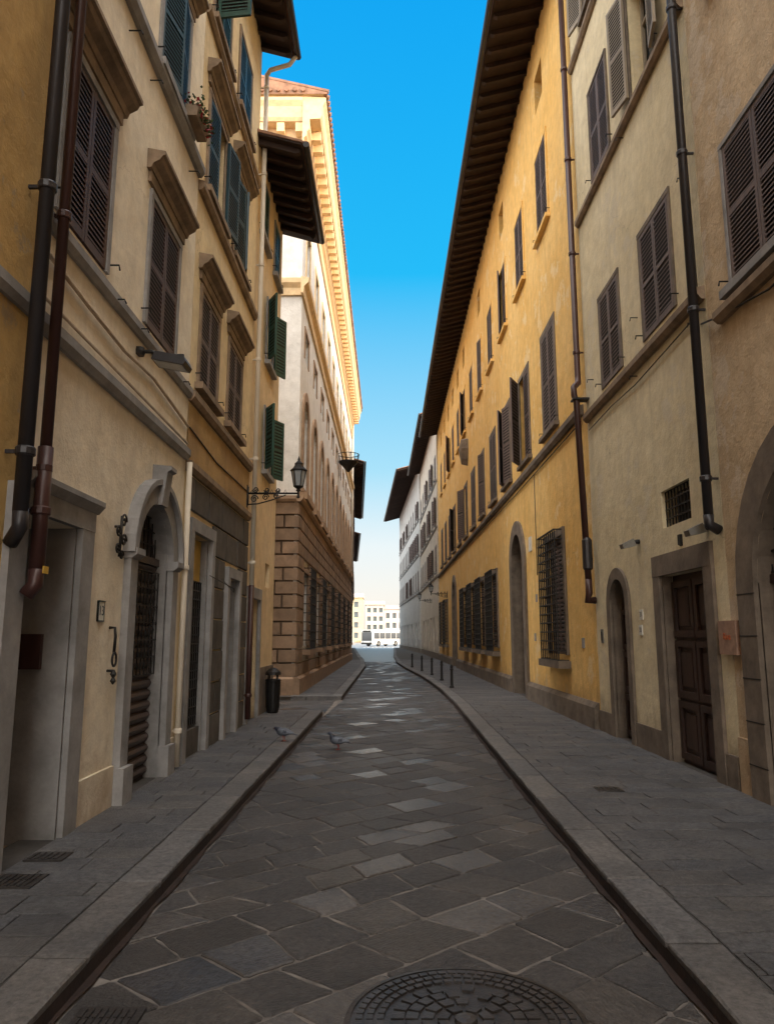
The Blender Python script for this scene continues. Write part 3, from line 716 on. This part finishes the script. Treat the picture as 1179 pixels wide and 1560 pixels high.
def slab(mb,poly,z,g,bev,depth,tilt,var,worn=0):
    if len(poly)<3 or abs(area(poly))<.005: return
    if area(poly)<0: poly=poly[::-1]
    out=inset(poly,g)
    if len(out)<3: return
    if worn: out=rough_edge(out,worn,worn*1.8)
    cx=sum(p[0] for p in out)/len(out); cy=sum(p[1] for p in out)/len(out)
    top=[]
    for p in out:
        d=math.hypot(p[0]-cx,p[1]-cy) or 1; f=max(0,1-bev*1.2/d); top.append((cx+(p[0]-cx)*f,cy+(p[1]-cy)*f))
    tx,ty=R.uniform(-tilt,tilt),R.uniform(-tilt,tilt); dz=R.uniform(-var,var)
    zt=lambda p: z+dz+(p[0]-cx)*tx+(p[1]-cy)*ty
    n=len(top)
    vs=[(p[0],p[1],zt(p)) for p in top]+[(p[0],p[1],zt(p)-bev*.6) for p in out]+[(p[0],p[1],z-depth) for p in out]
    mb.add(vs,[tuple(range(n))]+[(i,(i+1)%n,n+(i+1)%n,n+i) for i in range(n)]+[(n+i,n+(i+1)%n,2*n+(i+1)%n,2*n+i) for i in range(n)])
def lay(mb,ang,rw,l0,l1,reg,clipf,z,g,bev,tilt,var,skewj=.0,worn=0):
    ca,sa=math.cos(ang),math.sin(ang)
    cxm,cym=(reg[0]+reg[1])/2,(reg[2]+reg[3])/2; D=math.hypot(reg[1]-reg[0],reg[3]-reg[2])/2+1
    v=-D
    while v<D:
        h=rw*R.uniform(.78,1.25); u=-D-R.random()*l1; e0=R.uniform(-skewj,skewj)
        while u<D:
            L=R.uniform(l0,l1); e1=R.uniform(-skewj,skewj)
            loc=[(u+e0,v),(u+L+e1,v),(u+L-e1,v+h),(u-e0,v+h)]
            P=[(cxm+a*ca-b*sa,cym+a*sa+b*ca) for a,b in loc]
            mx=sum(p[0] for p in P)/4; my=sum(p[1] for p in P)/4
            if reg[0]-1<mx<reg[1]+1 and reg[2]-1<my<reg[3]+1:
                for (a,b,c) in clipf(mx,my): 
                    P=clip(P,a,b,c)
                    if len(P)<3: break
                if len(P)>=3: slab(mb,P,z,g,bev,.03,tilt,var,worn)
            u+=L; e0=e1
        v+=h
def line_at(T,y,off,sign):
    s=(interp(T,y+.3)-interp(T,y-.3))/.6; x0=interp(T,y)+off
    return (sign*1.0,-sign*s,sign*(x0-s*y))
G=Grp('cobbled_road')
def rclip(mx,my): return [line_at(KL,my,.03,-1),line_at(KR,my,-.03,1),(0,1,49),(0,-1,-1.5)]
mh=(.33,3.40)
lay(G.mb('paving_slabs','road'),math.radians(41),.345,.34,.54,(-2,2,1.5,49),rclip,0,.004,.009,.013,.004,.06,.011)
lay(G.mb('side_street_slabs','road'),math.radians(42),.38,.40,.7,(-9,-1.3,15.6,19.5),lambda x,y:[(1,0,-1.31),(0,1,19.38),(0,-1,-15.72),(-1,0,9)],0,.006,.010,.011,.005,.05,.012)
j=G.mb('sand_joints','joint')
j.add([(-1.75,-12,-.008),(2,-12,-.008),(2,49,-.008),(-1.5,49,-.008)],[(0,1,2,3)])
j.add([(-12,15.6,-.012),(-1.3,15.6,-.012),(-1.3,19.5,-.012),(-12,19.5,-.012)],[(0,1,2,3)])
a=G.mb('asphalt','asph')
ys=[49,55,60,75,90,104]
for y0,y1 in zip(ys[:-1],ys[1:]):
    a.add([(interp(KL,y0)-.1,y0,-.006),(interp(KR,y0)+.1,y0,-.006),(interp(KR,y1)+.1,y1,-.006),(interp(KL,y1)-.1,y1,-.006)],[(0,1,2,3)])
a.add([(-80,104,-.006),(60,104,-.006),(60,226,-.006),(-80,226,-.006)],[(0,1,2,3)])
pw=G.mb('road_markings','paintw')
for i in range(8): pw.add([(-3.6+i*.62,112,-.001),(-3.25+i*.62,112,-.001),(-3.25+i*.62,116,-.001),(-3.6+i*.62,116,-.001)],[(0,1,2,3)])
dr=G.mb('gutter_dirt','dirt')
wf=lambda y:.04+.018*math.sin(y*7)*math.sin(y*2.3)
for T,sg in ((KL,1),(KR,-1)):
    y=-2.0
    while y<48:
        if not (T is KL and 15.4<y<19.4):
            x0=interp(T,y);x1=interp(T,y+.25)
            dr.add([(x0-.01*sg,y,.009),(x0+sg*wf(y),y,.009),(x1+sg*wf(y+.25),y+.25,.009),(x1-.01*sg,y+.25,.009)],[(0,1,2,3)])
        y+=.25
G.done()
g=MB('ground'); g.add([(-1500,-1500,-.06),(1500,-1500,-.06),(1500,1500,-.06),(-1500,1500,-.06)],[(0,1,2,3)]); to_obj(g,'ground')
def pavement(name,K,Wl,side,y0,y1,slabs_to,endcap=None):
    G=Grp(name); KW=.27
    b=G.mb('bed','joint2'); y=y0
    while y<y1:
        ye=min(y+1,y1)
        b.add([(interp(K,y)+side*KW*.9,y,ZP-.012),(interp(Wl,y)+side*.3,y,ZP-.012),(interp(Wl,ye)+side*.3,ye,ZP-.012),(interp(K,ye)+side*KW*.9,ye,ZP-.012)],[(0,1,2,3)]); y=ye
    ym=min(slabs_to,y1)
    def cf(mx,my): return [line_at(K,my,side*(KW+.004),-side),line_at(Wl,my,side*.02,side),(0,1,ym),(0,-1,-y0)]
    xs=[interp(K,y0),interp(Wl,y0),interp(K,ym),interp(Wl,ym)]
    lay(G.mb('slabs','side'),math.radians(1.0),.25,.42,.80,(min(xs)-.3,max(xs)+.3,y0,ym),cf,ZP,.003,.005,.004,.002,0,.004)
    k=G.mb('kerb_stones','kerb'); d=G.mb('kerb_dirt','dirt'); y=y0
    while y<y1-.05:
        L=R.uniform(.85,1.35)*(1 if y<50 else 4); ye=min(y+L,y1)
        p=[(interp(K,y),y+.006),(interp(K,ye),ye-.006),(interp(K,ye)+side*KW,ye-.006),(interp(K,y)+side*KW,y+.006)]
        if area(p)<0: p=p[::-1]
        slab(k,p,ZP+R.uniform(0,.004),.001,.016,.12,.003,.003,.007)
        x0=interp(K,y)-side*.004; x1=interp(K,ye)-side*.004
        if y<48: d.add([(x0,y,-.01),(x1,ye,-.01),(x1,ye,.07+R.uniform(-.01,.01)),(x0,y,.07+R.uniform(-.01,.01))],[(0,1,2,3)])
        y=ye
    if endcap:
        for yy,dirn in endcap:
            x=interp(K,yy); xe=interp(Wl,yy)
            xx=x
            while abs(xx-x)<abs(xe-x)-.02:
                x2=xx+side*min(.9,abs(xe-xx)); lo,hi=min(xx,x2),max(xx,x2); ya,yb=(yy,yy+.24) if dirn<0 else (yy-.24,yy)
                slab(k,[(lo+.004,ya),(hi-.004,ya),(hi-.004,yb),(lo+.004,yb)],ZP+.008,.001,.016,.12,.003,.002,.007); xx=x2
    return G
G=pavement('pavement',KL,WL,-1,-4,15.7,15.7,[(15.7,1)]); G.done()
G=pavement('pavement',KL,WL,-1,19.4,104,50,[(19.4,-1)]); G.done()
G=pavement('pavement',KR,WR,1,-4,104,50); G.done()
G=Grp('manhole_cover'); q=G.mb('plate','castiron'); c=(mh[0],mh[1],.012)
lathe(q,c,[(.51,-.02),(.51,.004),(.485,.008),(.485,.002)],48)
bl=G.mb('studs','castiron')
for r,n,w in ((.45,60,.026),(.405,54,.024),(.36,46,.024),(.29,24,.05),(.23,20,.045),(.165,14,.045),(.10,8,.04)):
    for k in range(n):
        a0=2*math.pi*(k+.12)/n; a1=2*math.pi*(k+.88)/n; r0,r1=r-w*.62,r+w*.5
        if r<.32 and R.random()<.12: continue
        vs=[(c[0]+rr*math.cos(aa),c[1]+rr*math.sin(aa),zz) for zz in (.012,.024) for rr,aa in ((r0,a0),(r0,a1),(r1,a1),(r1,a0))]
        bl.add(vs,[(4,5,6,7),(0,1,5,4),(1,2,6,5),(2,3,7,6),(3,0,4,7)])
lathe(G.mb('boss','castiron'),c,[(.05,0),(.045,.018),(.02,.022)],12)
G.done()
def cover(name,x,y,w,h,z,n=5,mat='castiron'):
    G=Grp(name); Fg=Fr((x,y),(1,0),(0,1)); q=G.mb('frame',mat)
    box(q,Fg,-w/2,w/2,z-.02,z+.007,-h/2,h/2)
    bl=G.mb('bars',mat)
    for i in range(n): 
        for k in range(2):
            yy=-h/2+.02+(h-.04)*k/2
            box(bl,Fg,-w/2+.02+(w-.04)*i/n,-w/2+.02+(w-.04)*(i+.55)/n,z+.007,z+.014,yy,yy+(h-.06)/2)
    G.done()
cover('utility_cover',-2.33,5.42,.26,.2,ZP+.004); cover('utility_cover',-2.3,4.9,.3,.26,ZP+.004,7)
cover('storm_drain',-1.18,3.42,.28,.2,.010,8); cover('utility_cover',2.2,7.7,.25,.2,ZP+.004)
# ============================================================ STREET FURNITURE
def spiral(cx,cz,y,r0,r1,a0,turns,n=26):
    return [(cx+(r0+(r1-r0)*i/n)*math.cos(a0+turns*2*math.pi*i/n),y,cz+(r0+(r1-r0)*i/n)*math.sin(a0+turns*2*math.pi*i/n)) for i in range(n+1)]
def street_lamp(x0,y,z,L,sgn):
    G=Grp('street_lamp'); q=G.mb('bracket','iron',True); X=lambda d:x0+sgn*d
    tube(q,[(X(0),y,z),(X(L),y,z)],.018,8); tube(q,[(X(.02),y,z-.22),(X(.02),y,z+.12)],.022,8)
    box(G.mb('wall_plate','iron'),Fr((x0,y),(0,1),(sgn,0)),-.05,.05,z-.25,z+.15,-.01,.02)
    tube(q,[(X(.02),y,z-.2),(X(.2),y,z-.19),(X(.45),y,z-.12),(X(.7),y,z-.03)],.012,6)
    for cx,cz,r in ((.14,-.1,.07),(.34,-.07,.06),(.52,-.05,.045),(.16,.07,.055),(.36,.06,.05),(.56,.055,.045)):
        tube(q,spiral(X(cx),z+cz,y,r,.012,0 if cz<0 else math.pi,1.6*sgn),.010,5)
    for t in range(6): tube(q,[(X(.06+t*.12),y,z),(X(.09+t*.12),y,z+.05+.02*(t%2)),(X(.12+t*.12),y,z)],.006,5)
    c=(X(L),y,z)
    lathe(G.mb('stem','iron'),c,[(.015,-.09),(.035,-.07),(.02,-.04),(.02,.03),(.045,.05),(.03,.08),(.075,.11),(.085,.125)],12)
    gl=G.mb('glass','frost'); n=6
    lathe(gl,c,[(.075,.13),(.125,.40)],n)
    fr=G.mb('frame','iron')
    for k in range(n):
        a=2*math.pi*k/n; tube(fr,[(c[0]+.08*math.cos(a),c[1]+.08*math.sin(a),z+.12),(c[0]+.132*math.cos(a),c[1]+.132*math.sin(a),z+.41)],.009,5)
    lathe(fr,c,[(.14,.40),(.155,.41),(.155,.425),(.10,.47),(.07,.52),(.075,.53),(.075,.55),(.05,.57),(.02,.60),(.025,.62),(.005,.68)],n)
    lathe(fr,c,[(.07,.118),(.09,.12),(.09,.135),(.07,.136)],n)
    G.done()
street_lamp(-2.5,12.95,4.12,.92,1)
street_lamp(3.5,43.0,4.05,.95,-1)
street_lamp(3.4,56.0,4.3,.95,-1)
G=Grp('wrought_iron_scroll'); q=G.mb('scroll','iron',True)
def yz(pts,x): return [(x,p[0],p[2]) for p in pts]
xx=-2.44
tube(q,[(xx,6.72,2.32),(xx,6.74,2.7)],.014,6)
for cy,cz,r,t in ((6.80,2.66,.07,1.5),(6.68,2.56,.06,-1.5),(6.82,2.48,.065,1.4),(6.68,2.40,.055,-1.4),(6.78,2.34,.045,1.5)):
    tube(q,yz([(cy+a[0],0,a[2]) for a in spiral(0,cz,0,r,.01,0,t)],xx),.010,5)
tube(q,[(-2.5,6.73,2.6),(xx,6.73,2.6)],.012,6); G.done()
G=Grp('iron_tether_ring'); q=G.mb('ring','iron',True)
tube(q,[(-2.5,6.75,1.68),(-2.45,6.75,1.68),(-2.44,6.75,1.60),(-2.445,6.75,1.46)],.014,8)
tube(q,[(-2.44,6.75+.05*math.cos(a*math.pi/8),1.40+.06*math.sin(a*math.pi/8)) for a in range(17)],.011,6)
lathe(G.mb('finial','iron'),(-2.44,6.75,1.18),[(.005,0),(.028,.03),(.012,.06),(.03,.09),(.01,.13)],8)
tube(q,[(-2.5,6.75,1.3),(-2.44,6.75,1.3)],.012,6); G.done()
for x,y in ((1.93,22.6),(1.9,26.3),(1.78,30.0),(1.55,33.6),(1.25,37.5)):
    G=Grp('bollard'); lathe(G.mb('post','iron'),(x,y,ZP),[(.07,0),(.07,.04),(.045,.07),(.04,.5),(.055,.52),(.055,.55),(.04,.57),(.05,.62),(.03,.67),(.005,.69)],14); G.done()
G=Grp('litter_bin'); c=(-2.29,15.25,ZP)
lathe(G.mb('body','iron'),c,[(.10,0),(.12,.03),(.13,.1),(.145,.6),(.155,.62),(.155,.65),(.13,.66)],16)
lathe(G.mb('lid','iron'),c,[(.13,.74),(.16,.745),(.15,.80),(.08,.86),(.01,.88)],16)
for k in range(4):
    a=math.pi/4+k*math.pi/2; tube(G.mb('lid_posts','iron'),[(c[0]+.12*math.cos(a),c[1]+.12*math.sin(a),c[2]+.6),(c[0]+.12*math.cos(a),c[1]+.12*math.sin(a),c[2]+.76)],.012,5)
for k in range(16):
    a=2*math.pi*k/16; tube(G.mb('ribs','iron'),[(c[0]+.13*math.cos(a),c[1]+.13*math.sin(a),c[2]+.1),(c[0]+.148*math.cos(a),c[1]+.148*math.sin(a),c[2]+.6)],.007,5)
G.done()
def text(s,loc,rot,size,mat,parent):
    cu=bpy.data.curves.new('lettering','FONT'); cu.body=s; cu.size=size; cu.align_x='CENTER'; cu.align_y='CENTER'; cu.extrude=.001
    cu.materials.append(M[mat]); o=bpy.data.objects.new('lettering',cu); sc.collection.objects.link(o); o.location=loc; o.rotation_euler=rot; o.parent=parent
G=Grp('house_number_sign'); box(G.mb('tile','white'),FL,6.43,6.57,1.73,1.91,-.01,.015)
surround(G.mb('tile_border','sh_tl'),FL,6.44,6.56,1.74,1.90,.01,.017)
box(G.mb('tile_border','sh_tl'),FL,6.43,6.57,1.73,1.74,-.01,.018)
text('13',(-2.483,6.5,1.82),(math.pi/2,0,math.pi/2),.12,'sh_tl',G.e); G.done()
for s,z in ((10.2,1.83),(10.25,1.62)):
    G=Grp('house_number_sign'); box(G.mb('tile','white'),FRt,s,s+.12,z,z+.14,-.01,.015); text('31' if z>1.7 else '33',(3.484,s+.06,z+.07),(math.pi/2,0,-math.pi/2),.09,'sh_tl',G.e); G.done()
G=Grp('intercom_panel'); box(G.mb('plate','metalbox'),FRt,12.12,12.22,1.5,1.72,-.01,.02); box(G.mb('buttons','iron'),FRt,12.15,12.19,1.54,1.68,.02,.025); G.done()
M['plaq']=simple('rusty_plaque_face',(.33,.20,.14),.7,var=.3,scale=9)
M['orange']=simple('faded_orange_paint',(.55,.12,.03),.7)
G=Grp('wall_plaque'); box(G.mb('board','plaq'),FRt,7.42,7.80,1.42,1.76,-.01,.055)
text('Riva',(3.442,7.61,1.6),(math.pi/2,0,-math.pi/2),.10,'orange',G.e); G.done()
# ---- pigeons
M['pg']=simple('pigeon_grey_feathers',(.11,.125,.16),.6,var=.2,scale=30)
M['pgd']=simple('pigeon_dark_feathers',(.03,.035,.055),.45,var=.3,scale=30)
M['pgw']=simple('pigeon_wing_feathers',(.17,.19,.23),.6,var=.25,scale=40)
M['pgr']=simple('pigeon_feet',(.35,.08,.06),.6)
def loft(mb,rings,n=12):
    vs=[];fs=[]
    for c,ry,rz,tl in rings:
        for k in range(n):
            a=2*math.pi*k/n; vs.append((c[0]-math.sin(a)*rz*tl,c[1]+math.cos(a)*ry,c[2]+math.sin(a)*rz))
    for i in range(len(rings)-1):
        for k in range(n): fs.append((i*n+k,i*n+(k+1)%n,(i+1)*n+(k+1)%n,(i+1)*n+k))
    fs.append(tuple(range(n))); fs.append(tuple(range(len(rings)*n-1,(len(rings)-1)*n-1,-1))); mb.add(vs,fs)
def pigeon(x,y,z,rot,peck=False):
    G=Grp('pigeon')
    b=G.mb('body','pg',True)
    loft(b,[((-.175,0,.105),.012,.006,0),((-.12,0,.115),.026,.012,0),((-.08,0,.122),.04,.03,0),((-.03,0,.125),.056,.050,0),((.02,0,.128),.062,.058,0),((.06,0,.135),.055,.055,.3),((.085,0,.155),.042,.042,.7)])
    h=G.mb('neck_and_head','pgd',True)
    if peck: loft(h,[((.078,0,.15),.042,.042,.7),((.105,0,.165),.03,.03,.6),((.125,0,.175),.024,.024,.4),((.14,0,.178),.025,.025,.1),((.155,0,.176),.022,.021,0),((.168,0,.172),.008,.008,0)])
    else: loft(h,[((.075,0,.15),.043,.043,.9),((.095,0,.18),.030,.030,.9),((.105,0,.205),.023,.023,.8),((.115,0,.225),.024,.024,.4),((.13,0,.232),.024,.024,.1),((.145,0,.228),.016,.016,0),((.15,0,.226),.006,.006,0)])
    hx,hz=((.165,.172) if peck else (.147,.226))
    loft(G.mb('beak','pgd',True),[((hx,0,hz),.006,.006,0),((hx+.012,0,hz-.002),.004,.004,0),((hx+.024,0,hz-.006),.001,.001,0)],8)
    for sd in (-1,1):
        w=G.mb('wings','pgw',True)
        loft(w,[((.06,sd*.048,.14),.008,.02,0),((.02,sd*.060,.138),.010,.042,0),((-.04,sd*.055,.132),.010,.036,0),((-.10,sd*.035,.125),.008,.020,0),((-.155,sd*.018,.118),.004,.006,0)],10)
        d=G.mb('wing_bars','pgd',True)
        for bx in (-.03,-.06): loft(d,[((bx+.008,sd*.0655,.145),.003,.02,.2),((bx-.008,sd*.0650,.14),.003,.02,.2)],8)
        loft(G.mb('eyes','pgr',True),[((hx-.022,sd*.021,hz+.006),.002,.002,0),((hx-.019,sd*.023,hz+.006),.003,.004,0),((hx-.016,sd*.021,hz+.006),.002,.002,0)],6)
        l=G.mb('legs','pgr',True)
        tube(l,[(.005,sd*.022,.085),(-.008,sd*.022,.045),(.0,sd*.022,.006)],[.012,.005,.004],6)
        for an in (-.5,0,.5,math.pi): tube(l,[(0,sd*.022,.005),(.03*math.cos(an),sd*.022+.03*math.sin(an),.003)],.003,5)
    loft(G.mb('tail','pgd',True),[((-.15,0,.108),.022,.007,0),((-.20,0,.098),.030,.005,0),((-.215,0,.095),.030,.003,0)],10)
    G.done(); G.e.location=(x,y,z); G.e.rotation_euler=(0,0,rot)
pigeon(-.70,11.0,.004,math.radians(172)); pigeon(-1.50,11.15,ZP+.004,math.radians(160),True)

# ============================================================ FAR SQUARE
def far_house(name,x0,x1,y,h,wm,n,fl,roofh=1.2):
    G=Grp(name); F=Fr((x0,y),(1,0),(0,-1)); ops=[]; L=x1-x0
    for i in range(n):
        c=(i+.5)*L/n
        for k in range(fl):
            z=1.2+k*(h-1)/fl; ops.append((c-.55,c+.55,z,z+(h/fl)*.5,0,'bluegrey'))
            surround(G.mb('window_surrounds','F3'),F,c-.55,c+.55,z,z+(h/fl)*.5,.15,.06)
    body(G,F,0,L,h,ops,wm,10)
    prism(G.mb('roof','F3'),F,[(.6,h+.01),(.6,h+.2),(-5,h+roofh+.2),(-10.6,h+.2),(-10.6,h+.01)],-.3,L+.3)
    G.done()
M['F1']=wall_mat('far_cream_stucco',(.72,.69,.64),(.66,.62,.56),seed=12)
M['F2']=wall_mat('far_yellow_stucco',(.70,.58,.36),(.64,.52,.31),seed=13)
M['F3']=simple('sun_bleached_roof',(.50,.42,.37),.9,var=.2)
far_house('distant_yellow_house',-30,-6.8,205,12.2,'F2',7,4)
far_house('distant_cream_house',-6.6,-1.0,235,11.5,'F1',3,4); far_house('distant_cream_house',-.8,5.5,238,10.2,'L4',3,3); far_house('distant_cream_house',5.7,22,236,12,'F1',6,4)
far_house('distant_stone_house',-60,-31,215,14,'L4',9,4)
M['busw']=simple('bus_white_paint',(.62,.62,.6),.35,var=.05); M['tyre']=simple('tyre_rubber',(.02,.02,.02),.8)
G=Grp('city_bus'); a=math.radians(40); F=Fr((-3.4,126),(math.sin(a),math.cos(a)),(math.cos(a),-math.sin(a)))
bw=1.2; bl_=8.0
pr=[(-bw,.35),(bw,.35),(bw,2.5),(bw-.12,2.75),(-bw+.12,2.75),(-bw,2.5)]
prism(G.mb('body','busw'),F,pr,0,bl_)
for sd in (-1,1):
    for i in range(5): box(G.mb('side_windows','glass'),F,.5+i*1.48,.5+i*1.48+1.36,1.25,2.25,sd*(bw-.01),sd*(bw+.01)) 
    for s in (1.7,6.2):
        pts=[F.P(s,.46,sd*(bw-.22)),F.P(s,.46,sd*(bw+.02))]; tube(G.mb('wheels','tyre'),pts,.46,18); tube(G.mb('hubs','metalbox'),[F.P(s,.46,sd*(bw+.02)),F.P(s,.46,sd*(bw+.04))],.22,12)
for e,dd in ((0,-1),(bl_,1)):
    box(G.mb('windscreen','glass'),F,e-.012 if dd<0 else e,e if dd<0 else e+.012,.9,2.35,-bw+.08,bw-.08)
    box(G.mb('destination_panel','dark'),F,e-.02 if dd<0 else e,e if dd<0 else e+.02,2.37,2.6,-.9,.9)
    box(G.mb('bumper','dark'),F,e-.06 if dd<0 else e,e if dd<0 else e+.06,.36,.62,-bw+.03,bw-.03)
    for hx in (-.95,.75): box(G.mb('headlights','frost'),F,e-.02 if dd<0 else e,e if dd<0 else e+.02,.66,.83,hx,hx+.2)
G.done()
G=Grp('monument_column'); lathe(G.mb('column','pietra'),(-7.3,150,0),[(.9,0),(.9,.6),(.5,.8),(.45,3.2),(.6,3.4),(.6,3.6),(.25,3.7),(.35,4.3),(.3,5.0),(.16,5.2),(.17,5.5),(.02,5.65)],10); G.done()

# ============================================================ LIGHT, SKY, CAMERA
EL=math.radians(14); AZ=math.radians(128)
S=Vector((math.sin(AZ)*math.cos(EL),math.cos(AZ)*math.cos(EL),math.sin(EL)))
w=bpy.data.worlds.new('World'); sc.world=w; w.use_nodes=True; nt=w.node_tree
bg=nt.nodes['Background']; sky=nt.nodes.new('ShaderNodeTexSky'); sky.sky_type='NISHITA'; sky.sun_disc=False
sky.sun_elevation=EL; sky.sun_rotation=AZ; sky.air_density=1.0; sky.dust_density=.6; sky.ozone_density=1.5
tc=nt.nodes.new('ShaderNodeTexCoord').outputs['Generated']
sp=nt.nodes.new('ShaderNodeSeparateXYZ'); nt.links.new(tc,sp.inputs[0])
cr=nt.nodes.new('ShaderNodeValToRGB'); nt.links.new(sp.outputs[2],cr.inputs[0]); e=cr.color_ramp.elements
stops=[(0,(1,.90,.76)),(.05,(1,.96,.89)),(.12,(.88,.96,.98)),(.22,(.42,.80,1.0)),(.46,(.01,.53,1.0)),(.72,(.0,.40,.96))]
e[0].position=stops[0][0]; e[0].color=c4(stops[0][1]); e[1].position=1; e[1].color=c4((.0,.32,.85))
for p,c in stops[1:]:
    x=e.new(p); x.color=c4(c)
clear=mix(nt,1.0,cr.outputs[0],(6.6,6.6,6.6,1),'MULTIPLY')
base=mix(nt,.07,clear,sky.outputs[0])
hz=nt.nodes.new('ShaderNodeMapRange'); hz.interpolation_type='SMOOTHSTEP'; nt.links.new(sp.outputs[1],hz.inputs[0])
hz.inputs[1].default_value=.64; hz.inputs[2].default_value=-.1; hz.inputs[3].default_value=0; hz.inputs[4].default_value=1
# added sky glow overhead and behind, brightens shaded walls; stronger from +X
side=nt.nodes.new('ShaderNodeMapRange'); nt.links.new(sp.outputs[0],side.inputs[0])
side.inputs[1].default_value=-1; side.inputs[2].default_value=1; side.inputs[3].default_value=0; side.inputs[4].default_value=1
fill_glow=mix(nt,side.outputs[0],(21.5,21.2,20.4,1),(40.0,37.2,33.5,1))
col=mix(nt,hz.outputs[0],base,fill_glow)
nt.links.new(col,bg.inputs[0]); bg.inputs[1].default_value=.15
l=bpy.data.lights.new('sun','SUN'); l.energy=3.0; l.angle=math.radians(.5); l.color=(1,.62,.30)
so=bpy.data.objects.new('sun',l); sc.collection.objects.link(so); so.rotation_euler=S.to_track_quat('Z','Y').to_euler()
cam=bpy.data.cameras.new('camera'); co=bpy.data.objects.new('camera',cam); sc.collection.objects.link(co); sc.camera=co
cam.sensor_fit='VERTICAL'; cam.sensor_height=36; cam.lens=26.0; cam.clip_end=3000
co.location=(0,0,1.6); co.rotation_euler=(math.radians(90+9.57),0,0)
sc.view_settings.view_transform='Standard'; sc.view_settings.look='None'; sc.view_settings.exposure=0
